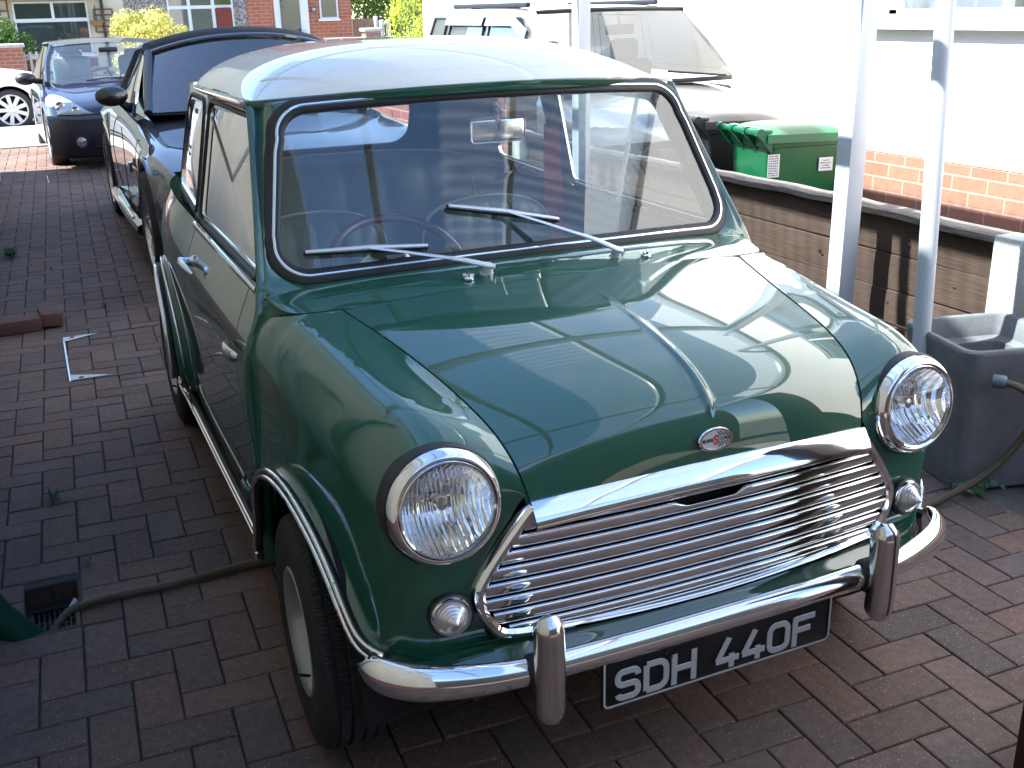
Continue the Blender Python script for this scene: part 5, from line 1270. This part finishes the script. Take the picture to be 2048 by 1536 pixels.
foliage('shrub','dark green shrub beside the cream house, at the left edge','bush',(sc24(-1.1,0,23.8)[0],23.8,0),ballfn(.55,.5,.6,.95),4000,.045,(.02,.06,.01),(.06,.13,.02),3)
for x,y,s,l,sd in ((sc24(6.9,0,31)[0],31,1.0,'green tree behind the tan fence across the road',4),(sc24(8.6,0,33)[0],33,1.2,'green tree rising behind the clipped hedge',5)):
    foliage('tree',l,'tree',(x,y,0),ballfn(2.0*s,1.6*s,2.0*s,2.6*s),9000,.09,(.04,.09,.015),(.16,.24,.04),sd)
# stickers
def sticker(par,x0,x1,z0,z1,dy,rows_,txt=None):
    pass
# ================= other cars (local frame: nose towards -y, front axle at y=0) =================
def lowerbody(st_,arches,sill=.20,ra=.34,nu=110,nv=70,wheelr=.31):
    # st_: (y, halfwidth, z centre top, z shoulder, crown)
    rows=[]
    Y=np.array([s[0] for s in st_]); A=bsp(np.array(st_,float),nu)
    P=[]
    for y,w_,zt,zs,cz in A:
        zl=sill
        for ya in arches:
            d=y-ya
            if abs(d)<ra: zl=max(zl,wheelr+math.sqrt(ra*ra-d*d))
        zl=min(zl,zs-.05)
        pts=[(0,zt),(w_*.30,zt-cz*.08),(w_*.58,zt-cz*.35),(w_*.80,zs+(zt-zs)*.45),(w_*.92,zs+(zt-zs)*.12),(w_*.975,zs-.05*(1)),(w_*1.0,zs-(zs-zl)*.38),(w_*1.0,zs-(zs-zl)*.65),(w_*.985,zl+.05),(w_*1.0,zl+.015),(w_*.985,zl),(w_*.90,zl)]
        P.append([(a,y,b) for a,b in pts])
    P=bsp(np.array(P),nv,1); L=P[:,::-1].copy(); L[:,:,0]*=-1
    global LASTP; LASTP=P.reshape(-1,3)
    return G().grid(np.concatenate([L,P[:,1:]],1))
def front(x,z,P=None):
    P=LASTP if P is None else P; Q=P[P[:,1]<.2]; d=(Q[:,0]-abs(x))**2+(Q[:,2]-z)**2; i=np.argsort(d)[:6]; w_=1/(d[i]+1e-5); return float((Q[i,1]*w_).sum()/w_.sum())
def patch_front(outline,off,P=None,dome=.0):
    cx=sum(p[0] for p in outline)/len(outline); cz=sum(p[1] for p in outline)/len(outline); rows=[]
    for s in (.001,.25,.5,.75,.9,1.0):
        rows.append([(cx+(x-cx)*s,front(cx+(x-cx)*s,cz+(z-cz)*s,P)-off-dome*(1-s*s),cz+(z-cz)*s) for x,z in outline])
    return rows
def cwheel(par,x,y,r,w_,sx,spokes=0,rimmat=None,steer=0,rr_=.68):
    e=bpy.data.objects.new('wheel',None); COL.objects.link(e); e.parent=par; e.location=(sx*x,y,r); e.rotation_euler=(0,0,steer); ax=(sx,0,0); q=rr_*r
    G().lathe([(q,-w_/2),(r*.93,-w_/2),(r*.985,-w_*.42),(r,-w_*.3),(r,w_*.3),(r*.985,w_*.42),(r*.93,w_/2),(q*1.04,w_/2),(q,w_*.46)],(0,0,0),ax,64).build('tyre',M['tyre'],e)
    rm=G().lathe([(q,-w_*.4),(q*.93,w_*.2),(q*.97,w_*.44),(q*1.02,w_*.47),(q,w_*.48),(q*.93,w_*.40),(q*.9,w_*.1)],(0,0,0),ax,48).build('rim',rimmat or M['steel'],e)
    if spokes:
        g=G()
        for k in range(spokes):
            a=2*PI*k/spokes; c,s_=math.cos(a),math.sin(a); t=Vector((0,-s_,c))*(q*.13 if spokes<9 else q*.11)
            b=Vector((sx*w_*.36,c*q*.12,s_*q*.12)); d=Vector((sx*w_*.42,c*q*.95,s_*q*.95)); n_=Vector((sx*.018,0,0))
            g.add([b-t,b+t,d+t*1.2,d-t*1.2,b-t-n_,b+t-n_,d+t*1.2-n_,d-t*1.2-n_],[(0,1,2,3),(4,7,6,5),(0,4,5,1),(1,5,6,2),(2,6,7,3),(3,7,4,0)])
        g.lathe([(q*.24,w_*.3),(q*.24,w_*.40),(q*.18,w_*.44),(.001,w_*.45)],(0,0,0),ax,24); g.build('spokes',rimmat or M['steel'],rm,angle=30)
        G().lathe([(q*.9,0),(.001,0)],(0,0,0),ax,32).build('brake_backing',M['dark'],rm)
    return e
def quad(A,B,C,D,nu=14,nv=8,bulge=(0,0,0)):   # A-B bottom, D-C top
    A,B,C,D=map(Vector,(A,B,C,D)); bz=Vector(bulge); rows=[]
    for j in range(nv+1):
        v=j/nv; rows.append([tuple((A.lerp(B,i/nu)).lerp(D.lerp(C,i/nu),v)+bz*(1-(2*i/nu-1)**2)) for i in range(nu+1)])
    return rows
def gquad(*a,**k): return G().grid(quad(*a,**k))
def arcbar(pts,r,name,mat,par,**k): return G().tube(cubic(pts,30),r,8,**k).build(name,mat,par)
def msym(g,sx): return g if sx>0 else g.mirror()
# ---- black roadster
PB=paint('black_paint',(.005,.005,.006),cior=1.65); 
z4=thing('black_roadster','glossy black two-seat roadster with closed black fabric roof behind the green car','car',(.42,4.36,0))
body=[(-.86,.30,.42,.36,.1),(-.85,.62,.55,.45,.1),(-.78,.80,.64,.55,.10),(-.55,.885,.70,.64,.1),(-.25,.90,.755,.70,.12),(0,.90,.79,.74,.14),(.30,.895,.825,.755,.14),(.60,.885,.86,.77,.12),(.9,.875,.90,.80,.1),(1.4,.875,.90,.83,.1),(1.8,.885,.91,.84,.1),(2.2,.905,.93,.85,.1),(2.49,.915,.95,.86,.12),(2.8,.89,.97,.85,.12),(3.05,.82,.96,.82,.1),(3.18,.70,.85,.75,.1),(3.20,.40,.5,.45,.1)]
lowerbody(body,(0,2.495),.21,.36,130,70,.32).build('body',PB,z4,angle=50)
G().box((0,1.2,.25),(1.5,3.6,.2)).build('underbody',M['dark'],z4)
for sx in (-1,1):
    for y in (0,2.495): 
        cwheel(z4,.80,y,.32,.225,sx,7); 
        G().grid([[(sx*x,y+.36*math.cos(a),.32+.36*math.sin(a)) for a in np.linspace(-.1,PI+.1,22)] for x in (.6,.875)]).build('wheel_well',M['dark'],z4)
    # windscreen pillar, side glass
    G().tube(cubic([(sx*.735,.83,.885),(sx*.69,1.10,1.04),(sx*.625,1.42,1.225)],16),.024,10,sx=1.2).build('windscreen_pillar',PB,z4)
    g=gquad((sx*.80,.98,.875),(sx*.80,1.95,.89),(sx*.60,1.85,1.25),(sx*.655,1.42,1.20),bulge=(sx*.012,0,0)).build('side_window',M['side_glass'],z4)
    G().tube([(sx*.81,.95,.868),(sx*.815,1.5,.880),(sx*.80,2.0,.885)],.012,8).build('window_trim',M['black'],z4)
    mg=G().sphere((sx*.925,1.03,.985),(.100,.056,.063),20,14); mirror_=mg.build('door_mirror',PB,z4)
    G().tube([(sx*.80,1.08,.90),(sx*.84,1.06,.915),(sx*.88,1.04,.95)],[.040,.028,.022],10,sx=.7).build('mirror_arm',PB,mirror_)
    G().poly([(sx*.818,.93,.86),(sx*.815,1.13,.865),(sx*.765,1.16,1.0)],(0.01*sx,0,0)).build('mirror_sail',M['black'],z4)
    arcbar([(sx*.905,.40,.24),(sx*.91,1.2,.22),(sx*.905,2.1,.24)],.035,'sill',PB,z4)
    G().tube([(sx*.918,.75,.255),(sx*.918,1.7,.25)],.014,8).build('sill_bright_strip',M['chrome'],z4)
    G().tube([(sx*.905,.62,.62),(sx*.907,.63,.56)],.012,8).build('side_repeater',M['chrome'],z4)
    G().tube([(sx*.897,.97,.80),(sx*.905,.98,.55),(sx*.906,.95,.28)],.003,6).build('door_shut_line',M['dark'],z4)
    G().tube([(sx*.897,2.02,.82),(sx*.907,2.03,.55),(sx*.908,1.98,.28)],.003,6).build('door_shut_line',M['dark'],z4)
    G().lathe([(.001,.0),(.055,.0),(.09,-.02),(.11,-.06)],(sx*.62,-.70,.58),(sx*.35,-1,.25),24).build('headlight',M['reflector'],z4)
ws=gquad((-.745,.82,.885),(.745,.82,.885),(.60,1.44,1.235),(-.60,1.44,1.235),24,10,(0,-.13,.02)); g2=[]
R0=np.array(quad((-.745,.82,.885),(.745,.82,.885),(.60,1.44,1.235),(-.60,1.44,1.235),24,10))
for j in range(11):
    for i in range(25):
        u=abs(2*i/24-1); v=j/10; R0[j,i,1]+=-.15*(1-u**2)*(1-v*.25); R0[j,i,2]+=(.012+.080*v)*(1-u**2.2)-.012*v
G().grid(R0).build('windscreen',glass('dark_tinted_windscreen',(.42,.47,.50),1.5,0,.02),z4)
for sx in (-1,1):
    G().box((sx*.34,1.95,.78),(.48,.14,.60),bev=.06).box((sx*.34,2.02,1.08),(.24,.09,.17),bev=.04).build('seat',M['dash'],z4)
G().grid([[(x,.80-.10*(1-(x/.74)**2)+k*.12,.872-.004*k*k) for x in np.linspace(-.72,.72,13)] for k in range(5)]).build('dashboard',M['dash'],z4)
G().box((0,1.27,1.17),(.24,.03,.065),bev=.012).build('rear_view_mirror',M['black'],z4)
G().tube([(.34+.18*math.cos(a),1.28+.06*math.sin(a),.90+.15*math.sin(a)) for a in np.linspace(0,2*PI,28,endpoint=False)],.014,8,closed=True).build('steering_wheel',M['black'],z4)
topl=[tuple(R0[10,i]) for i in range(25)]
G().tube(topl,.026,10,sx=1.0,sy=.8).build('windscreen_header',PB,z4)
fab=mottled('black_fabric_roof',(.012,.011,.013),(.02,.018,.02),30,.85,300,.5,.002)
rows=[]
hd=np.array(topl)
for k,(dy,dz,sc_) in enumerate(((0,.018,.99),(.05,.052,1.0),(.20,.066,1.01),(.45,.045,1.02),(.62,-.05,1.03),(.80,-.16,1.05),(.95,-.30,1.04),(1.02,-.36,1.0))):
    row=[]
    for x,y,z in hd: row.append((x*sc_,1.44+dy-(1.44-y)*(1-k/9),max(.88,z+dz if k<4 else z+dz)))
    rows.append(row)
Fb=surf(rows,30,40); 
eL=Fb[:,:1].copy(); eL[:,:,2]-=.05; eL[:,:,0]-=.02; eR=Fb[:,-1:].copy(); eR[:,:,2]-=.05; eR[:,:,0]+=.02
G().grid(np.concatenate([eL,Fb,eR],1)).build('fabric_roof',fab,z4)
for sx in (-1,1): gquad((sx*.80,1.95,.88),(sx*.78,2.42,.90),(sx*.66,1.95,1.21),(sx*.62,1.83,1.245),bulge=(sx*.02,0,0)).build('fabric_side',fab,z4)
# ---- blue hatchback (front view)
BL=paint('dark_blue_paint',(.003,.006,.026),cior=1.5); lamp=Mt('headlamp_clear',(.45,.45,.43),.08,.7).m; M['lamp_cover']=Mt('lamp_cover',(.36,.37,.36),.12,.35).m
cl=thing('blue_hatchback','dark blue hatchback with black door mirror facing the camera beyond the roadster','car',(-.02,10.45,-.03),R(1.5))
cb=[(-.72,.25,.60,.50,.1),(-.72,.50,.63,.52,.1),(-.70,.66,.655,.56,.08),(-.62,.75,.68,.60,.08),(-.42,.80,.735,.67,.1),(-.1,.805,.79,.73,.12),(.15,.81,.83,.78,.12),(.4,.81,.86,.82,.12),(.8,.81,.87,.84,.1),(1.5,.815,.87,.84,.1),(2.2,.815,.88,.85,.1),(2.8,.80,.90,.86,.1),(3.05,.70,.88,.82,.1),(3.1,.5,.6,.5,.1)]
lowerbody(cb,(0,2.35),.20,.33,110,60,.29).build('body',BL,cl,angle=50)
# dark bumper
rows=[]
for z,d in ((.565,.03),(.555,-.01),(.53,-.035),(.42,-.045),(.33,-.045),(.26,-.03),(.18,-.01),(.15,.03)):
    rows.append([(x*(.80 if abs(x)<.99 else .80),-.79+d+.16*abs(x)**3+ (.10*max(0,abs(x)-.8)/.2),z) for x in np.linspace(-1,1,30)])
G().grid(rows).build('bumper',mottled('dark_navy_plastic',(.012,.014,.025),(.016,.018,.03),5,.45,80,.1),cl)
g=G(); g.box((0,-.838,.29),(.80,.02,.085),bev=.01); g.box((0,-.735,.60),(.60,.04,.06),bev=.01); g.build('grille_opening',M['dark'],cl)
for k in range(2): G().box((0,-.852,.272+k*.036),(.78,.01,.008)).build('grille_bar',M['black'],cl)
G().box((0,-.845,.155),(.46,.012,.05),bev=.003).build('number_plate',M['black'],cl)
for sx in (-1,1):
    fg=G().lathe([(.075,-.01),(.078,.01),(.06,.012),(.055,0),(.001,0)],(sx*.53,-.815,.315),(sx*.3,-1,0),24).build('fog_lamp_recess',mottled('navy_ring',(.01,.012,.04),(.014,.016,.05),9,.3,30,0),cl)
    G().lathe([(.05,.0),(.03,.012),(.001,.014)],(sx*.53,-.815,.318),(sx*.3,-1,0),20).build('fog_lamp',lamp,fg)
    ol=[(p[0]*sx,p[1]) for p in cubic([(.36,.580,0),(.50,.576,0),(.66,.580,0),(.745,.595,0),(.775,.65,0),(.760,.715,0),(.70,.745,0),(.62,.73,0),(.52,.675,0),(.43,.61,0),(.36,.580,0)],40)]
    hl_=G().grid(patch_front(ol,.012,None,.012),closev=True).build('headlight',M['lamp_cover'],cl)
    for a_,b_,r2_ in ((.535,.625,.034),(.665,.655,.046)):
        yy=front(a_,b_); G().lathe([(r2_,-.006),(r2_*.9,.002),(r2_*.5,-.010),(.001,-.012)],(sx*a_,yy-.034,b_),(sx*.3,-1,.2),20).build('lamp_bowl',M['reflector'],hl_)
    for y in (0,2.35):
        cwheel(cl,.71,y,.285,.175,sx,0,M['steel']); G().grid([[(sx*x,y+.33*math.cos(a),.29+.33*math.sin(a)) for a in np.linspace(-.1,PI+.1,20)] for x in (.5,.80)]).build('wheel_well',M['dark'],cl)
    G().tube(cubic([(sx*.70,.28,.83),(sx*.655,.62,1.02),(sx*.565,1.02,1.185)],14),.030,8).build('windscreen_pillar',BL,cl)
    gquad((sx*.76,.45,.85),(sx*.76,2.0,.88),(sx*.59,1.95,1.20),(sx*.60,1.05,1.185),bulge=(sx*.02,0,0)).build('side_window',M['side_glass'],cl)
    mm=G().sphere((sx*.90,.42,.885),(.105,.07,.065),16,12).build('door_mirror',M['black'],cl); G().tube([(sx*.74,.48,.85),(sx*.82,.44,.86)],.03,8).build('mirror_arm',M['black'],mm)
G().box((0,1.2,.22),(1.4,3.4,.12)).build('underbody',M['dark'],cl)
R1=np.array(quad((-.72,.26,.83),(.72,.26,.83),(.56,1.02,1.19),(-.56,1.02,1.19),20,8))
for j in range(9):
    for i in range(21): u=abs(2*i/20-1); R1[j,i,1]-=.13*(1-u*u); R1[j,i,2]+=.03*(1-u*u)*(j/8)
G().grid(R1).build('windscreen',M['glass'],cl)
rows=[[(x*.57*(1+.0*k),y-(.13 if k==0 else .0)*(1-x*x),z+.035*(1-x*x)) for x in np.linspace(-1,1,15)] for k,(y,z) in enumerate(((1.0,1.188),(1.15,1.215),(1.6,1.235),(2.2,1.225),(2.6,1.19)))]
G().grid(surf(rows,20,20)).build('roof',BL,cl)
gquad((-.62,2.95,.88),(.62,2.95,.88),(.55,2.62,1.19),(-.55,2.62,1.19)).build('rear_window',M['glass'],cl)
for sx in (-1,1): 
    st_=G().box((sx*.36,1.25,.82),(.42,.12,.50),bev=.05); st_.box((sx*.36,1.28,1.05),(.26,.08,.17),bev=.035); st_.build('front_seat',M['vinyl'],cl)
    gquad((sx*.70,2.0,.86),(sx*.66,2.95,.88),(sx*.55,2.6,1.20),(sx*.585,1.95,1.21)).build('rear_side_panel',BL,cl)
    G().tube([(sx*.12-.20,.20,.852),(sx*.12+.0,.16,.872),(sx*.12+.32,.17,.865)],.008,6).build('wiper',M['black'],cl)
G().box((0,.70,1.145),(.20,.02,.055),bev=.01).build('rear_view_mirror',M['black'],cl)
G().box((.14,.55,.86),(.10,.004,.05)).build('paper_on_dash',LB,cl); 
# ---- silver off-roader
SV=paint('silver_paint',(.42,.425,.44),1,.32,.85,cior=1.5)
su=thing('silver_off_roader','silver off-roader with rain deflectors over its side windows behind the black bins','car',(3.42,5.10,-.25),0)
sb=[(-.80,.35,.75,.62,.1),(-.80,.70,.85,.72,.1),(-.74,.82,.98,.82,.1),(-.55,.855,1.06,.92,.1),(-.1,.86,1.10,.98,.1),(.25,.86,1.14,1.02,.1),(.6,.86,1.15,1.05,.1),(1.2,.86,1.15,1.06,.1),(2.4,.86,1.15,1.06,.1),(3.1,.85,1.15,1.05,.1),(3.25,.8,1.1,1.0,.1),(3.26,.5,.7,.6,.1)]
lowerbody(sb,(0,2.5),.35,.40,110,60,.36).build('body',SV,su,angle=50)
G().box((0,1.3,.35),(1.4,3.6,.3)).build('underbody',M['dark'],su)
for sx in (-1,1):
    for y in (0,2.5): cwheel(su,.77,y,.35,.22,sx,6)
    G().tube(cubic([(sx*.80,.22,1.15),(sx*.765,.52,1.40),(sx*.70,.88,1.66)],14),.035,8).build('windscreen_pillar',SV,su)
    fr_=gquad((sx*.845,.34,1.14),(sx*.845,3.22,1.14),(sx*.72,3.00,1.66),(sx*.72,.92,1.66),20,8,(sx*.02,0,0)); fr_.build('side_body',SV,su)
    for (a,b,c_,d_) in ((.50,1.56,.98,1.54),(1.68,2.52,1.66,2.42),(2.64,3.06,2.54,2.88)):
        def pt(y,z): 
            t=(z-1.14)/.52; i=max(0,min(1,(y-.34)/2.88)); return (sx*(.845-.125*t+.022*(1-(2*i-1)**2)+.008),y,z)
        wd=G().grid([[pt(a+(b-a)*i/8,1.20) for i in range(9)],[pt(c_+(d_-c_)*i/8+((a-c_)*.35)*(1-i/8)+((b-d_)*.4)*(i/8),1.44) for i in range(9)],[pt(c_+(d_-c_)*i/8,1.62) for i in range(9)]]).build('side_window',M['side_glass'],su)
        G().tube([pt(a,1.20),pt(b,1.20),pt(d_,1.62),pt(c_,1.62)],.012,6,closed=True).build('seal',M['black'],wd)
    for (a,b) in ((.82,1.58),(1.64,2.50)):
        G().grid([[ (sx*(.762+.03*q+.02*(1-(2*(a+(b-a)*i/10)/3.6-1)**2)),a+(b-a)*i/10,1.640-.075*q-.10*max(0,1-i/3.0)*(1 if a<1 else 0)) for i in range(11)] for q in (0,.5,1)]).build('rain_deflector',Mt('smoked_deflector',(.20,.21,.24),.06,Coat_Weight=1.0).m,su)
    mm=G().box((sx*.98,.36,1.20),(.16,.09,.13),bev=.035).build('door_mirror',SV,su); G().tube([(sx*.84,.40,1.17),(sx*.93,.37,1.18)],.025,8).build('mirror_arm',M['black'],mm)
    G().tube([(sx*.60,1.15,1.72),(sx*.60,2.75,1.72)],.022,8).build('roof_rail',M['black'],su)
R1=np.array(quad((-.80,.20,1.145),(.80,.20,1.145),(.70,.87,1.66),(-.70,.87,1.66),20,8))
for j in range(9):
    for i in range(21): u=abs(2*i/20-1); R1[j,i,1]-=.09*(1-u*u); R1[j,i,2]+=.012*(1-u*u)*(j/8)
wsu=G().grid(R1).build('windscreen',glass('cream_reflection_glass',(.80,.79,.70),.9,0,.05),su)  # cream tint put into the glass for its reflection of the sunlit wall
G().tube([tuple(R1[0,i]) for i in range(0,21,2)]+[tuple(R1[j,20]) for j in (2,4,6)]+[tuple(R1[8,i]) for i in range(20,-1,-2)]+[tuple(R1[j,0]) for j in (6,4,2)],.019,6,closed=True).build('seal',M['black'],wsu)
rows=[[(x*.72,y-(.09 if k==0 else 0)*(1-x*x),z+.02*(1-x**4)) for x in np.linspace(-1,1,15)] for k,(y,z) in enumerate(((.86,1.655),(1.0,1.685),(1.7,1.70),(2.6,1.69),(3.04,1.65)))]
G().grid(surf(rows,18,20)).build('roof',SV,su)
gquad((-.80,3.24,1.15),(.80,3.24,1.15),(.71,3.03,1.65),(-.71,3.03,1.65)).build('rear_window',M['side_glass'],su)
for sx in (-1,1): G().box((sx*.38,1.25,.98),(.46,.14,.56),bev=.05).box((sx*.38,1.3,1.34),(.26,.09,.18),bev=.04).build('front_seat',mottled('grey_seat',(.07,.07,.07),(.10,.10,.10),6,.9,100,.2),su)
G().box((0,.72,1.52),(.26,.03,.08),bev=.015).tube([(0,.72,1.55),(0,.76,1.64)],.012,8).build('rear_view_mirror',M['dash'],su)
for a,b in ((-.62,-.15),(.10,.62)): G().tube([(b,.13,1.165),((a+b)/2,.11,1.19),(a,.155,1.215)],.009,6).build('wiper',M['black'],su)
G().grid([[(x,.20-.09*(1-(x/.8)**2)+k*.15,1.125) for x in np.linspace(-.76,.76,9)] for k in range(4)]).build('dashboard',mottled('beige_dash',(.30,.27,.22),(.36,.33,.27),5,.7,40,.1),su)
# ---- white car crossing on the road (nose to the right, only its front end shows)
WP_=paint('white_car_paint',(.75,.76,.76)); wc=thing('white_car','white car with silver multi-slot wheel trims parked across the road at the far left','car',(-1.13,16.55,-.10),R(90))
wb_=[(-.80,.30,.50,.42,.1),(-.80,.6,.58,.50,.1),(-.72,.74,.66,.58,.1),(-.45,.80,.78,.70,.1),(0,.82,.86,.78,.1),(.4,.82,.90,.82,.1),(1.0,.82,.92,.86,.1),(2.0,.82,.92,.86,.1),(2.9,.80,.92,.86,.1),(3.1,.6,.7,.6,.1)]
lowerbody(wb_,(0,2.5),.22,.33,100,60,.30).build('body',WP_,wc,angle=50)
for sx in (-1,1):
    for y in (0,2.5):
        w_=cwheel(wc,.73,y,.295,.185,sx,9,Mt('hubcap_white',(.62,.62,.62),.35,.2).m,0,.74)
        G().grid([[(sx*x,y+.33*math.cos(a),.30+.33*math.sin(a)) for a in np.linspace(-.1,PI+.1,20)] for x in (.5,.81)]).build('wheel_well',M['dark'],wc)
    mm=G().box((sx*.92,.72,.96),(.16,.10,.10),bev=.03).build('door_mirror',M['black'],wc)
    gquad((sx*.77,.7,.90),(sx*.77,2.5,.92),(sx*.6,2.2,1.35),(sx*.6,1.25,1.35)).build('side_window',M['side_glass'],wc)
G().box((0,1.2,.25),(1.4,3.4,.15)).build('underbody',M['dark'],wc)
gquad((-.72,.55,.90),(.72,.55,.90),(.57,1.25,1.36),(-.57,1.25,1.36),bulge=(0,-.1,0)).build('windscreen',M['glass'],wc)
gquad((-.60,1.22,1.35),(.60,1.22,1.35),(.58,2.4,1.35),(-.58,2.4,1.35),bulge=(0,0,.05)).build('roof',WP_,wc)
# ---- bin stickers and number (flat marks on their bins)
bpy.context.view_layer.update()
def onbin(b,gpt): return b.matrix_world.inverted()@Vector(gpt)
def stick(par,lx,ly,lz,w_,h_,side,name='sticker'):
    # side: 'x+','x-','y-' face of the bin in its own frame
    nx={'x+':(1,0),'x-':(-1,0),'y-':(0,-1),'y+':(0,1)}[side]; n_=Vector((nx[0],nx[1],0)); u=Vector((-nx[1],nx[0],0)); c=Vector((lx,ly,lz))
    return G().add([c-u*w_/2-Vector((0,0,h_/2)),c+u*w_/2-Vector((0,0,h_/2)),c+u*w_/2+Vector((0,0,h_/2)),c-u*w_/2+Vector((0,0,h_/2))],[(0,1,2,3)]).build(name,LB,par,smooth=False),c,n_,u
def lines(par,c,n_,u,w_,h_,n,bar=False):
    g=G(); r_=random.Random(n)
    for k in range(n):
        z=h_*.42-k*h_*.84/(n-1); L=w_*.42*(1 if not bar else r_.uniform(.5,1)); t=h_/n*.22; o=c+n_*.0015
        for q in range(5):
            a=-L+2*L*q/5; b=a+2*L/5*r_.uniform(.5,.9); g.add([o+u*a+Vector((0,0,z-t)),o+u*b+Vector((0,0,z-t)),o+u*b+Vector((0,0,z+t)),o+u*a+Vector((0,0,z+t))],[(0,1,2,3)])
    g.build('print',INK,par,smooth=False)
s1,c,n_,u=stick(gb,-.2185,.205,.90,.075,.125,'x-','sticker'); lines(s1,c,n_,u,.075,.125,9)
s2,c,n_,u=stick(gb,-.2185,-.13,.89,.09,.075,'x-','sticker'); lines(s2,c,n_,u,.09,.05,4,True)

tx=text('17',.26,LB,b2,'painted_number',Matrix.Translation((.0,-.2615,.78))@Matrix.Rotation(R(90),4,'X'),.001,-.004,.8)
for o in bpy.data.objects:
    if o.type=='EMPTY' and o.parent is None and 'category' not in o: print('untagged',o.name)
bpy.context.view_layer.update()
